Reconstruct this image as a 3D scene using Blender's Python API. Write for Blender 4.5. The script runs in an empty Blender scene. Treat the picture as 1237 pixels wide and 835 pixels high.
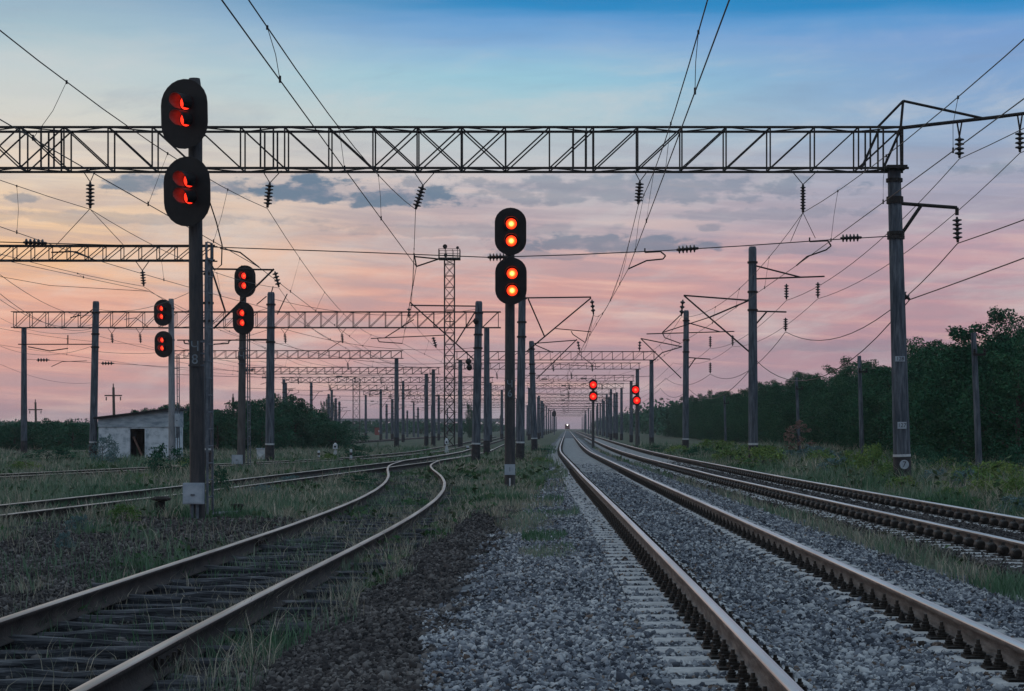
import bpy, math, random
import numpy as np
from mathutils import Vector, Matrix
random.seed(7)
rng = np.random.default_rng(11)
SC = bpy.context.scene
COL = SC.collection
F, CX, HY, CAMZ = 2250.0, 650.0, 517.0, 1.5          # lens in photo pixels, principal point, eye height

def P(px, py, Y):                                    # photo pixel at a known distance -> world point
    s = F / Y
    return Vector(((px - CX) / s, Y, CAMZ + (HY - py) / s))

def sm(a, b, x):
    t = np.clip((np.asarray(x, float) - a) / (b - a), 0, 1)
    return t * t * (3 - 2 * t)

def drift(Y):
    Y = np.asarray(Y, float)
    t = np.maximum(Y - 92, 0)
    return 0.0155 * (t - 18 * (1 - np.exp(-t / 18)))

T1 = ([-20, 5, 15, 28, 51, 85, 115, 3000], [2.06, 2.06, 2.07, 2.06, 2.0, 1.99, 2.0, 2.0])
def x_main(Y): return _soft(Y, T1) + drift(Y)
T2 = ([-20, 5, 23, 36, 50, 80, 130, 3000], [6.75, 6.45, 6.2, 5.88, 5.62, 5.38, 5.35, 5.35])
def x_two(Y):
    return _soft(Y, T2) + drift(Y)
TA = ([-10, 10, 14, 18.4, 24, 30, 35.5, 41, 47.3, 53, 59, 66, 74, 85, 97, 115, 160, 400],
      [-3.45, -3.37, -3.29, -3.17, -3.0, -2.88, -2.86, -2.93, -3.16, -3.48, -3.93, -4.55, -5.1, -5.25, -4.6, -3.9, -3.9, -3.4])
TB = ([-10, 31, 42, 55, 72, 85, 98, 115, 160, 400], [-14.6, -9.8, -8.6, -7.5, -6.1, -5.1, -4.3, -3.85, -3.85, -3.4])
TC = ([20, 55, 67, 76, 90, 115, 150, 400], [-25.6, -16.9, -14.2, -12.0, -8.6, -6.9, -6.6, -6.6])
TD = ([60, 107, 150, 400], [-44, -32, -21, -15])
def _soft(Y, T):
    Y = np.asarray(Y, float)
    return (np.interp(Y - 3, *T) + np.interp(Y - 1, *T) + np.interp(Y + 1, *T) + np.interp(Y + 3, *T)) / 4
def x_a(Y): return _soft(Y, TA)
def x_b(Y): return _soft(Y, TB)
def x_c(Y): return _soft(Y, TC)
def x_d(Y): return _soft(Y, TD)

def vnoise(x, y, seed=0):
    x = np.asarray(x, float); y = np.asarray(y, float)
    xi = np.floor(x).astype(np.int64); yi = np.floor(y).astype(np.int64)
    fx = x - xi; fy = y - yi
    fx = fx * fx * (3 - 2 * fx); fy = fy * fy * (3 - 2 * fy)
    def h(a, b):
        n = (a * 374761393 + b * 668265263 + seed * 974711) & 0x7fffffff
        n = ((n ^ (n >> 13)) * 1274126177) & 0x7fffffff
        return ((n ^ (n >> 16)) & 0xffff) / 65535.0
    return (h(xi, yi) * (1 - fx) + h(xi + 1, yi) * fx) * (1 - fy) + (h(xi, yi + 1) * (1 - fx) + h(xi + 1, yi + 1) * fx) * fy

def gz(X, Y):                                        # lie of the land
    X = np.asarray(X, float); Y = np.asarray(Y, float)
    z = -0.03 - 0.10 * sm(-0.9, -1.9, X)
    z = z + 0.05 * (vnoise(X * .35, Y * .2, 3) - .5) * sm(7.6, 9, X)
    z = z + 0.05 * (vnoise(X * .4, Y * .25, 5) - .5) * sm(-4.2, -5.2, X)
    z = z - .065 * sm(1.75, 1.15, np.abs(X - x_a(Y))) * sm(95, 80, Y) - .05 * sm(1.75, 1.2, np.abs(X - x_b(Y))) * sm(95, 80, Y)
    return z

# ------------------------------------------------------------------ materials
def mat(name, rough=.8, metal=0.0, col=(.2, .2, .2), spec=.3):
    m = bpy.data.materials.new(name); m.use_nodes = True
    b = m.node_tree.nodes['Principled BSDF']
    b.inputs['Base Color'].default_value = (*col, 1)
    b.inputs['Roughness'].default_value = rough
    b.inputs['Metallic'].default_value = metal
    b.inputs['Specular IOR Level'].default_value = spec
    return m

def noisy(name, c1, c2, scale=4, rough=.8, metal=0.0, bump=0.0, bscale=None, stretch=(1, 1, 1), spec=.3, c3=None, detail=6, lo=.35, hi=.65):
    m = mat(name, rough, metal, c1, spec); nt = m.node_tree; N = nt.nodes; L = nt.links
    b = N['Principled BSDF']
    tc = N.new('ShaderNodeTexCoord'); mp = N.new('ShaderNodeMapping'); mp.inputs['Scale'].default_value = stretch
    L.new(tc.outputs['Object'], mp.inputs['Vector'])
    n = N.new('ShaderNodeTexNoise'); n.inputs['Scale'].default_value = scale; n.inputs['Detail'].default_value = detail
    n.inputs['Roughness'].default_value = .65
    L.new(mp.outputs[0], n.inputs['Vector'])
    r = N.new('ShaderNodeValToRGB'); e = r.color_ramp.elements
    e[0].position = lo; e[0].color = (*c1, 1); e[1].position = hi; e[1].color = (*c2, 1)
    if c3:
        x = e.new((lo + hi) / 2); x.color = (*c3, 1)
    L.new(n.outputs['Fac'], r.inputs['Fac']); L.new(r.outputs[0], b.inputs['Base Color'])
    if bump:
        n2 = N.new('ShaderNodeTexNoise'); n2.inputs['Scale'].default_value = bscale or scale * 4; n2.inputs['Detail'].default_value = 5
        L.new(mp.outputs[0], n2.inputs['Vector'])
        bp = N.new('ShaderNodeBump'); bp.inputs['Strength'].default_value = bump; bp.inputs['Distance'].default_value = .03
        L.new(n2.outputs['Fac'], bp.inputs['Height']); L.new(bp.outputs[0], b.inputs['Normal'])
    return m

def island(name, cols, rough=.85, pos_scale=.25, pos_w=.5, spec=.2, isl_w=.5, transl=0.0):
    """colour varies per loose piece and slowly over the ground"""
    m = mat(name, rough, 0, cols[0], spec); nt = m.node_tree; N = nt.nodes; L = nt.links
    b = N['Principled BSDF']
    g = N.new('ShaderNodeNewGeometry')
    n = N.new('ShaderNodeTexNoise'); n.inputs['Scale'].default_value = pos_scale; n.inputs['Detail'].default_value = 4
    L.new(g.outputs['Position'], n.inputs['Vector'])
    mr = N.new('ShaderNodeMapRange'); mr.inputs['From Min'].default_value = .3; mr.inputs['From Max'].default_value = .7
    L.new(n.outputs['Fac'], mr.inputs['Value'])
    a = N.new('ShaderNodeMath'); a.operation = 'MULTIPLY'; a.inputs[1].default_value = pos_w; L.new(mr.outputs[0], a.inputs[0])
    c = N.new('ShaderNodeMath'); c.operation = 'MULTIPLY_ADD'; c.inputs[1].default_value = isl_w
    L.new(g.outputs['Random Per Island'], c.inputs[0]); L.new(a.outputs[0], c.inputs[2])
    r = N.new('ShaderNodeValToRGB'); e = r.color_ramp.elements
    e[0].position = 0.05; e[0].color = (*cols[0], 1); e[1].position = .95; e[1].color = (*cols[-1], 1)
    for k, cc in enumerate(cols[1:-1]):
        x = e.new(.05 + .9 * (k + 1) / (len(cols) - 1)); x.color = (*cc, 1)
    L.new(c.outputs[0], r.inputs['Fac']); L.new(r.outputs[0], b.inputs['Base Color'])
    if transl:
        t = N.new('ShaderNodeBsdfTranslucent'); L.new(r.outputs[0], t.inputs['Color'])
        mx = N.new('ShaderNodeMixShader'); mx.inputs[0].default_value = transl
        L.new(b.outputs[0], mx.inputs[1]); L.new(t.outputs[0], mx.inputs[2])
        L.new(mx.outputs[0], N['Material Output'].inputs['Surface'])
    return m

def lamp(name, core, rim, rad):
    m = bpy.data.materials.new(name); m.use_nodes = True; nt = m.node_tree; N = nt.nodes; L = nt.links
    N.remove(N['Principled BSDF'])
    tc = N.new('ShaderNodeTexCoord'); ln = N.new('ShaderNodeVectorMath'); ln.operation = 'LENGTH'
    L.new(tc.outputs['Object'], ln.inputs[0])
    mr = N.new('ShaderNodeMapRange'); mr.inputs['From Min'].default_value = 0; mr.inputs['From Max'].default_value = rad
    L.new(ln.outputs['Value'], mr.inputs['Value'])
    r = N.new('ShaderNodeValToRGB'); e = r.color_ramp.elements
    e[0].position = .10; e[0].color = (1, 1, 1, 1); e[1].position = .95; e[1].color = (0, 0, 0, 1); e.new(.34).color = (.30, .30, .30, 1); e.new(.55).color = (.05, .05, .05, 1)
    L.new(mr.outputs[0], r.inputs['Fac'])
    mx = N.new('ShaderNodeMix'); mx.data_type = 'RGBA'
    mx.inputs[6].default_value = (*rim, 1); mx.inputs[7].default_value = (*core, 1)
    L.new(r.outputs[0], mx.inputs[0])
    em = N.new('ShaderNodeEmission'); em.inputs['Strength'].default_value = 1
    L.new(mx.outputs[2], em.inputs['Color'])
    L.new(em.outputs[0], N['Material Output'].inputs['Surface'])
    return m

M = {}
M['concrete'] = noisy('pole_concrete', (.028, .038, .052), (.125, .145, .17), 3, .85, bump=.35, stretch=(4, 4, .45), c3=(.066, .08, .10))
M['old_concrete'] = noisy('weathered_pole_concrete', (.05, .05, .052), (.10, .098, .098), 3, .85, bump=.3, stretch=(3, 3, .5))
M['pale_concrete'] = noisy('pale_concrete', (.16, .175, .195), (.28, .29, .31), 3, .85, bump=.2, stretch=(3, 3, .6))
M['mast_dark'] = noisy('dark_mast_paint', (.022, .027, .034), (.06, .058, .06), 4, .7, bump=.1, stretch=(3, 3, .5))
M['base_black'] = noisy('black_base_paint', (.012, .013, .016), (.04, .04, .045), 6, .7, bump=.1)
M['white_ring'] = noisy('worn_white_paint', (.28, .31, .34), (.5, .52, .54), 9, .6)
M['steel'] = noisy('dark_gantry_steel', (.010, .010, .011), (.024, .021, .020), 5, .7, .1)
M['steel_far'] = noisy('grey_brown_gantry_steel', (.016, .014, .015), (.036, .031, .031), 5, .8, .1)
M['black'] = noisy('black_signal_paint', (.005, .0055, .007), (.011, .011, .013), 6, .6, bump=.05)
M['visor'] = noisy('visor_paint', (.11, .105, .105), (.18, .17, .17), 6, .5)
M['galv'] = noisy('galvanised_steel', (.06, .075, .095), (.13, .15, .175), 8, .6, .2)
M['insulator'] = noisy('dark_glazed_insulator', (.012, .011, .012), (.04, .03, .03), 5, .3)
M['wire'] = mat('wire_metal', .5, .3, (.02, .02, .022))
M['rail_side'] = noisy('rusty_rail_side', (.075, .062, .056), (.21, .185, .17), 4, .75, .15, bump=.3, bscale=40, stretch=(2, .7, 5), c3=(.13, .11, .10))
M['rail_top'] = noisy('worn_rail_head', (.50, .45, .42), (.72, .67, .64), 2, .30, .9, stretch=(6, .2, 1), detail=1)
M['rail_old'] = noisy('dull_rail_side', (.014, .012, .012), (.045, .035, .032), 3, .85, .1, bump=.3, bscale=40)
M['rail_old_top'] = noisy('dull_rail_head', (.30, .235, .185), (.52, .43, .36), 2, .42, .7, stretch=(6, .2, 1), detail=1)
M['sleeper'] = noisy('concrete_sleeper', (.22, .228, .24), (.44, .44, .44), 5, .9, bump=.35, c3=(.33, .335, .34))
M['sleeper_old'] = noisy('old_timber_sleeper', (.014, .016, .021), (.24, .245, .26), 2.2, .95, bump=.8, stretch=(.8, 6, 6), c3=(.055, .059, .068), lo=.38, hi=.72)
M['fast'] = noisy('tarry_fastening', (.008, .007, .007), (.03, .024, .02), 20, .6, .2)
M['stone'] = island('grey_ballast_stone', [(.018, .021, .028), (.068, .077, .096), (.14, .153, .178), (.24, .255, .28), (.42, .43, .44)], .85, .5, .2, isl_w=.84, spec=.1)
M['stone_rust'] = island('rust_stained_stone', [(.03, .024, .022), (.075, .058, .05), (.13, .10, .085), (.22, .18, .15)], .9, .6, .3, isl_w=.7, spec=.1)
M['stone_brown'] = island('dark_gravel_stone', [(.014, .014, .016), (.038, .035, .036), (.07, .064, .064), (.16, .15, .145)], .9, .6, .25, isl_w=.78, spec=.1)
M['grass'] = island('grass_blades', [(.028, .075, .040), (.058, .125, .066), (.11, .18, .12), (.19, .23, .17), (.33, .32, .24)], .9, .22, .66, isl_w=.38, spec=0)
M['dry'] = island('dry_grass_blades', [(.09, .125, .095), (.16, .18, .145), (.25, .235, .185), (.37, .33, .26), (.48, .43, .34)], .9, .3, .4, isl_w=.65, spec=0)
M['weed'] = island('weed_leaves', [(.02, .055, .025), (.045, .09, .04), (.08, .125, .07), (.13, .145, .09)], .9, .3, .5, spec=0)
M['leaf'] = island('forest_leaves', [(.012, .046, .028), (.026, .085, .048), (.06, .135, .068)], .9, .35, .5, spec=0)
M['leaf_far'] = island('dark_leaves', [(.014, .052, .034), (.030, .092, .058), (.06, .13, .075)], .9, .3, .5, spec=0)
M['leaf_bush'] = island('bush_leaves', [(.05, .12, .04), (.12, .20, .06), (.24, .28, .09)], .9, .8, .5, spec=0)
M['leaf_blue'] = island('blue_green_leaves', [(.05, .11, .11), (.10, .17, .175), (.19, .26, .25)], .9, .8, .5, spec=0)
M['leaf_dry'] = island('dry_pink_leaves', [(.12, .07, .06), (.22, .14, .12), (.08, .08, .05)], .8, .8, .5)
M['bark'] = noisy('bark', (.03, .026, .022), (.07, .06, .05), 6, .9, bump=.5, stretch=(4, 4, .8))
M['plaster'] = noisy('whitewashed_wall', (.22, .27, .32), (.56, .61, .66), 2.6, .85, bump=.3, c3=(.48, .53, .58))
M['fascia'] = noisy('stained_fascia', (.18, .225, .27), (.42, .475, .53), 2, .85, bump=.3, stretch=(.7, 1, 2.5))
M['roof'] = noisy('tar_roof', (.012, .012, .014), (.03, .03, .032), 4, .9)
M['interior'] = noisy('dim_interior', (.02, .02, .022), (.05, .05, .05), 2, .9)
M['wood'] = noisy('weathered_wood', (.06, .05, .042), (.13, .11, .09), 4, .9, bump=.4, stretch=(6, 6, .6))
M['plank'] = noisy('reddish_plank', (.10, .05, .04), (.18, .11, .085), 5, .9)
M['plate'] = noisy('enamel_plate', (.24, .29, .34), (.36, .41, .46), 4, .6)
M['dim'] = noisy('faded_lettering_paint', (.10, .13, .16), (.2, .24, .27), 8, .7)
M['ink'] = mat('plate_lettering', .6, 0, (.02, .022, .03))
M['white'] = noisy('white_paint', (.36, .40, .44), (.55, .58, .6), 6, .6)
M['red'] = noisy('faded_red_paint', (.14, .035, .03), (.24, .07, .06), 4, .8)
M['far_concrete'] = noisy('far_viaduct_concrete', (.15, .15, .16), (.22, .22, .23), .2, .9)
M['glass'] = mat('dark_glass', .1, 0, (.02, .03, .04), .5)
M['lamp_hot'] = lamp('red_lamp_bright', (15, 3.4, .6), (2.0, .02, .006), .15)
M['lamp_far'] = lamp('red_lamp_distant', (6, .30, .12), (1.1, .006, .006), .26)  # red rim on an oversized lens paints in the lamp's glare
M['lamp_soft'] = lamp('red_lamp_side', (3.2, .14, .05), (2.4, .06, .025), .15)
M['lamp_mid'] = lamp('red_lamp_oblique', (3.0, .22, .07), (1.2, .03, .02), .15)
M['lamp_white'] = lamp('headlamp', (14, 13, 11), (9, 8.5, 7.5), 1.0)

# ground and bed sheets
def ground_mat():
    m = noisy('soil_and_turf', (.035, .055, .036), (.095, .11, .075), .35, .95, bump=.6, bscale=6, c3=(.05, .08, .046))
    nt = m.node_tree; N = nt.nodes; L = nt.links; b = N['Principled BSDF']
    old = b.inputs['Base Color'].links[0].from_socket
    g = N.new('ShaderNodeNewGeometry'); n = N.new('ShaderNodeTexNoise'); n.inputs['Scale'].default_value = 9; n.inputs['Detail'].default_value = 6
    L.new(g.outputs['Position'], n.inputs['Vector'])
    r = N.new('ShaderNodeValToRGB'); r.color_ramp.elements[0].position = .35; r.color_ramp.elements[1].position = .7
    r.color_ramp.elements[0].color = (.45, .42, .42, 1); r.color_ramp.elements[1].color = (1.3, 1.2, 1.1, 1)
    L.new(n.outputs['Fac'], r.inputs['Fac'])
    mx = N.new('ShaderNodeMix'); mx.data_type = 'RGBA'; mx.blend_type = 'MULTIPLY'; mx.inputs[0].default_value = 1
    L.new(old, mx.inputs[6]); L.new(r.outputs[0], mx.inputs[7]); L.new(mx.outputs[2], b.inputs['Base Color'])
    return m
def bed_mat(name, cols, scale=22):
    m = mat(name, .9, 0, cols[0]); nt = m.node_tree; N = nt.nodes; L = nt.links; b = N['Principled BSDF']
    g = N.new('ShaderNodeNewGeometry')
    v = N.new('ShaderNodeTexVoronoi'); v.inputs['Scale'].default_value = scale
    L.new(g.outputs['Position'], v.inputs['Vector'])
    sp = N.new('ShaderNodeSeparateColor'); L.new(v.outputs['Color'], sp.inputs[0])
    r = N.new('ShaderNodeValToRGB'); e = r.color_ramp.elements
    e[0].color = (*cols[0], 1); e[1].color = (*cols[-1], 1)
    for k, c in enumerate(cols[1:-1]):
        x = e.new((k + 1) / (len(cols) - 1)); x.color = (*c, 1)
    n = N.new('ShaderNodeTexNoise'); n.inputs['Scale'].default_value = .7; n.inputs['Detail'].default_value = 3
    L.new(g.outputs['Position'], n.inputs['Vector'])
    a = N.new('ShaderNodeMath'); a.operation = 'MULTIPLY_ADD'; a.inputs[1].default_value = .6; L.new(sp.outputs[0], a.inputs[0])
    a2 = N.new('ShaderNodeMath'); a2.operation = 'MULTIPLY'; a2.inputs[1].default_value = .4; L.new(n.outputs['Fac'], a2.inputs[0]); L.new(a2.outputs[0], a.inputs[2])
    L.new(a.outputs[0], r.inputs['Fac']); L.new(r.outputs[0], b.inputs['Base Color'])
    bp = N.new('ShaderNodeBump'); bp.inputs['Strength'].default_value = .8; bp.inputs['Distance'].default_value = .03; bp.invert = True
    L.new(v.outputs['Distance'], bp.inputs['Height']); L.new(bp.outputs[0], b.inputs['Normal'])
    return m
M['ground'] = ground_mat()
M['bed_grey'] = bed_mat('grey_ballast_bed', [(.02, .025, .032), (.055, .066, .08), (.13, .145, .165), (.24, .25, .26)])  # darkened so the shade between the stones is put into its colour
M['bed_dark'] = bed_mat('dark_gravel_bed', [(.012, .012, .014), (.03, .029, .032), (.05, .047, .05), (.10, .095, .095)])

# ------------------------------------------------------------------ mesh helper
class MB:
    def __init__(s): s.v = []; s.f = []; s.m = []; s.cur = 0
    def quad_box(s, c8):
        o = len(s.v); s.v += [tuple(p) for p in c8]
        for q in ((0, 3, 2, 1), (4, 5, 6, 7), (0, 1, 5, 4), (1, 2, 6, 5), (2, 3, 7, 6), (3, 0, 4, 7)):
            s.f.append(tuple(o + i for i in q)); s.m.append(s.cur)
    def box(s, c, d, rz=0.0):
        x, y, z = c; a, b, h = d[0] / 2, d[1] / 2, d[2] / 2; co, si = math.cos(rz), math.sin(rz)
        pts = []
        for zz in (-h, h):
            for xx, yy in ((-a, -b), (a, -b), (a, b), (-a, b)):
                pts.append((x + xx * co - yy * si, y + xx * si + yy * co, z + zz))
        s.quad_box(pts)
    def frame(s, p, q):
        d = (q - p).normalized(); up = Vector((0, 0, 1)) if abs(d.z) < .95 else Vector((1, 0, 0))
        a = d.cross(up).normalized(); b = a.cross(d).normalized(); return a, b
    def bar(s, p, q, r, n=4, r2=None, cap=True):
        p = Vector(p); q = Vector(q); a, b = s.frame(p, q); r2 = r if r2 is None else r2; o = len(s.v); ph = math.pi / 4 if n == 4 else 0
        k = 1.2 if n == 4 else 1
        for c, rr in ((p, r), (q, r2)):
            for i in range(n):
                t = 2 * math.pi * i / n + ph
                s.v.append(tuple(c + (a * math.cos(t) + b * math.sin(t)) * rr * k))
        for i in range(n):
            j = (i + 1) % n; s.f.append((o + i, o + j, o + n + j, o + n + i)); s.m.append(s.cur)
        if cap:
            s.f.append(tuple(o + i for i in range(n - 1, -1, -1))); s.m.append(s.cur)
            s.f.append(tuple(o + n + i for i in range(n))); s.m.append(s.cur)
    def path(s, pts, r, n=5):
        pts = [Vector(p) for p in pts]; o = len(s.v); K = len(pts)
        for k, c in enumerate(pts):
            a, b = s.frame(pts[max(k - 1, 0)], pts[min(k + 1, K - 1)])
            for i in range(n):
                t = 2 * math.pi * i / n; s.v.append(tuple(c + (a * math.cos(t) + b * math.sin(t)) * r))
        for k in range(K - 1):
            for i in range(n):
                j = (i + 1) % n; s.f.append((o + k * n + i, o + k * n + j, o + (k + 1) * n + j, o + (k + 1) * n + i)); s.m.append(s.cur)
        s.f.append(tuple(o + i for i in range(n - 1, -1, -1))); s.m.append(s.cur)
        s.f.append(tuple(o + (K - 1) * n + i for i in range(n))); s.m.append(s.cur)
    def lathe(s, p, q, prof, n=12):                      # prof: (t along p->q in 0..1, radius)
        p = Vector(p); q = Vector(q); a, b = s.frame(p, q); o = len(s.v)
        for t, r in prof:
            c = p.lerp(q, t)
            for i in range(n):
                w = 2 * math.pi * i / n; s.v.append(tuple(c + (a * math.cos(w) + b * math.sin(w)) * max(r, 1e-4)))
        for k in range(len(prof) - 1):
            for i in range(n):
                j = (i + 1) % n; s.f.append((o + k * n + i, o + k * n + j, o + (k + 1) * n + j, o + (k + 1) * n + i)); s.m.append(s.cur)
        s.f.append(tuple(o + i for i in range(n - 1, -1, -1))); s.m.append(s.cur)
        K = len(prof) - 1; s.f.append(tuple(o + K * n + i for i in range(n))); s.m.append(s.cur)
    def insulator(s, p, q, n=5, r=.13, core=.035, seg=10):
        prof = [(0, core * .7)]
        for i in range(n):
            t0 = .08 + .84 * i / n; dt = .84 / n
            prof += [(t0, core), (t0 + dt * .18, r * .96), (t0 + dt * .42, r), (t0 + dt * .55, r * .55), (t0 + dt * .75, core)]
        prof += [(.95, core), (1, core * .7)]
        s.lathe(p, q, prof, seg)
    def build(s, name, mats, parent=None, origin=None, smooth=False):
        me = bpy.data.meshes.new(name)
        v = s.v
        if origin is not None:
            v = [(a - origin[0], b - origin[1], c - origin[2]) for a, b, c in v]
        me.from_pydata(v, [], s.f)
        for k in (mats if isinstance(mats, (list, tuple)) else [mats]): me.materials.append(k)
        if any(s.m): me.polygons.foreach_set('material_index', s.m)
        if smooth: me.polygons.foreach_set('use_smooth', [True] * len(me.polygons))
        me.update()
        o = bpy.data.objects.new(name, me); COL.objects.link(o)
        if parent is not None: o.parent = parent
        return o

def np_mesh(name, V, faces, m, smooth=False):            # V (n,3), faces list of (k,4)/(k,3) arrays
    me = bpy.data.meshes.new(name); me.vertices.add(len(V)); me.vertices.foreach_set('co', np.ascontiguousarray(V, np.float32).ravel())
    idx = np.concatenate([f.ravel() for f in faces]).astype(np.int32)
    cnt = np.concatenate([np.full(len(f), f.shape[1], np.int32) for f in faces])
    me.loops.add(len(idx)); me.loops.foreach_set('vertex_index', idx)
    me.polygons.add(len(cnt)); st = np.concatenate([[0], np.cumsum(cnt)[:-1]]).astype(np.int32)
    me.polygons.foreach_set('loop_start', st); me.polygons.foreach_set('loop_total', cnt)
    me.materials.append(m)
    if smooth: me.polygons.foreach_set('use_smooth', np.ones(len(cnt), bool))
    me.update(calc_edges=True); me.validate()
    return me

def link(name, me, parent=None):
    o = bpy.data.objects.new(name, me); COL.objects.link(o)
    if parent is not None: o.parent = parent
    return o
def tag(o, label=None, cat=None, group=None, kind=None):
    if label: o['label'] = label
    if cat: o['category'] = cat
    if group: o['group'] = group
    if kind: o['kind'] = kind
    return o
def thing(name, label, cat, loc, group=None, rz=0.0):
    o = bpy.data.objects.new(name, None); COL.objects.link(o); o.location = loc; o.rotation_euler = (0, 0, rz)
    o.empty_display_size = .2
    return tag(o, label, cat, group)
def copy_tree(o, parent=None):
    c = o.copy(); COL.objects.link(c)
    if parent is not None: c.parent = parent
    for ch in list(o.children): copy_tree(ch, c)
    return c
def text(name, body, size, loc, rot, parent, m=None):
    cu = bpy.data.curves.new(name, 'FONT'); cu.body = body; cu.size = size; cu.align_x = 'CENTER'; cu.align_y = 'CENTER'; cu.extrude = .002
    cu.materials.append(m or M['ink'])
    o = bpy.data.objects.new(name, cu); COL.objects.link(o); bpy.context.view_layer.update()
    me = bpy.data.meshes.new_from_object(o.evaluated_get(bpy.context.evaluated_depsgraph_get())); bpy.data.objects.remove(o)
    o = bpy.data.objects.new(name, me); COL.objects.link(o); o.parent = parent; o.location = loc; o.rotation_euler = rot
    return o
FR = (math.pi / 2, 0, 0)

# ------------------------------------------------------------------ ground and beds
xs = np.unique(np.concatenate([np.linspace(-900, -60, 12), np.linspace(-60, -12, 25), np.linspace(-12, 10, 111), np.linspace(10, 60, 26), np.linspace(60, 900, 12)]))
ys = np.unique(np.concatenate([np.linspace(-12, 60, 91), np.linspace(60, 140, 41), np.linspace(140, 400, 27), np.linspace(400, 2450, 22)]))
XX, YY = np.meshgrid(xs, ys)
V = np.stack([XX, YY, gz(XX, YY)], -1).reshape(-1, 3); nx = len(xs)
ii = np.arange((len(ys) - 1) * (nx - 1)); a = (ii // (nx - 1)) * nx + ii % (nx - 1)
tag(link('ground', np_mesh('ground', V, [np.stack([a, a + 1, a + nx + 1, a + nx], 1)], M['ground'], True)), kind='structure')

def strip(name, xl, xr, y0, y1, dz, m, nxs=10, kind='structure', step=1.2, edge=.25):
    ys = np.arange(y0, y1, step) if y1 < 150 else np.concatenate([np.arange(y0, 90, step), np.arange(90, 200, 4), np.arange(200, y1 + 1, 20)])
    L_ = xl(ys) + edge * (vnoise(ys * 1.3, 0 * ys, 1) - .5) * 2; R_ = xr(ys) + edge * (vnoise(ys * 1.3, 0 * ys + 7, 2) - .5) * 2
    t = np.linspace(0, 1, nxs + 1)
    X = L_[:, None] * (1 - t) + R_[:, None] * t; Y = np.repeat(ys[:, None], nxs + 1, 1)
    hump = np.minimum(t, 1 - t) * 2
    Z = gz(X, Y) + dz * sm(0, .35, hump)[None, :] + .002
    V = np.stack([X, Y, Z], -1).reshape(-1, 3); n = nxs + 1
    k = np.arange((len(ys) - 1) * nxs); a = (k // nxs) * n + k % nxs
    return tag(link(name, np_mesh(name, V, [np.stack([a, a + 1, a + n + 1, a + n], 1)], m, True)), kind=kind)
def main_l(Y): return np.interp(Y, [0, 10, 20, 40, 58, 90], [-.75, -.75, -.72, .0, .35, .3]) + drift(Y)
def main_r(Y): return x_main(Y) + np.interp(Y, [0, 40, 90, 130], [2.15, 2.05, 1.8, 1.7])
strip('ballast_bed', main_l, main_r, -8, 900, .050, M['bed_grey'])
strip('dark_ballast_bed', lambda Y: x_two(Y) - 1.6, lambda Y: x_two(Y) + 1.5, -8, 900, .058, M['bed_dark'])
strip('dark_gravel_strip', lambda Y: np.interp(Y, [0, 20, 36], [-1.95, -1.95, -1.5]), lambda Y: np.interp(Y, [0, 20, 36], [-.5, -.6, -.9]), -8, 35.5, .012, M['bed_dark'], edge=.12)
strip('siding_bed', lambda Y: x_a(Y) - 1.2, lambda Y: x_a(Y) + 1.2, -8, 36, .006, M['bed_dark'], edge=.15)
strip('gravel_patch', lambda Y: np.interp(Y, [13, 19, 32], [-5.4, -7.0, -8.4]), lambda Y: x_a(Y) - 1.35, 13.5, 33, .006, M['bed_dark'], edge=.5)

# ------------------------------------------------------------------ railway tracks
def rail_mesh(xf, off, y0, y1, zh, mats):
    hw, H = .0375, .18
    prof = [(-.075, 0), (-.075, .011), (-.02, .03), (-.0095, .045), (-.0095, .125), (-.036, .142), (-.0375, .168), (-.03, .18),
            (.03, .18), (.0375, .168), (.036, .142), (.0095, .125), (.0095, .045), (.02, .03), (.075, .011), (.075, 0)]
    ys = np.concatenate([np.arange(y0, min(y1, 120), 1.0), np.arange(120, y1 + .1, 8)]) if y1 > 120 else np.arange(y0, y1 + .1, 1.0)
    x = xf(ys) ; dx = (xf(ys + .5) - xf(ys - .5)); n = np.hypot(dx, 1)
    tx, ty = dx / n, 1 / n
    pr = np.array(prof); k = len(pr)
    wob = .006 * (vnoise(ys * .12, 0 * ys + off * 9, 4) - .5)
    V = np.empty((len(ys), k, 3))
    V[:, :, 0] = x[:, None] + (off + pr[None, :, 0]) * ty[:, None]
    V[:, :, 1] = ys[:, None] - (off + pr[None, :, 0]) * tx[:, None]
    V[:, :, 2] = zh - H + pr[None, :, 1] + wob[:, None]
    F_ = []; mi = []
    for i in range(k - 1):
        a = np.arange(len(ys) - 1) * k + i
        F_.append(np.stack([a, a + 1, a + k + 1, a + k], 1)); mi.append(np.full(len(a), 1 if i in (6, 7, 8) else 0))
    F_ = [f[:, ::-1] for f in F_]
    me = np_mesh('rail', V.reshape(-1, 3), F_, mats[0]); me.materials.append(mats[1])
    me.polygons.foreach_set('material_index', np.concatenate(mi).astype(np.int32)); me.update()
    return me

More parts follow.
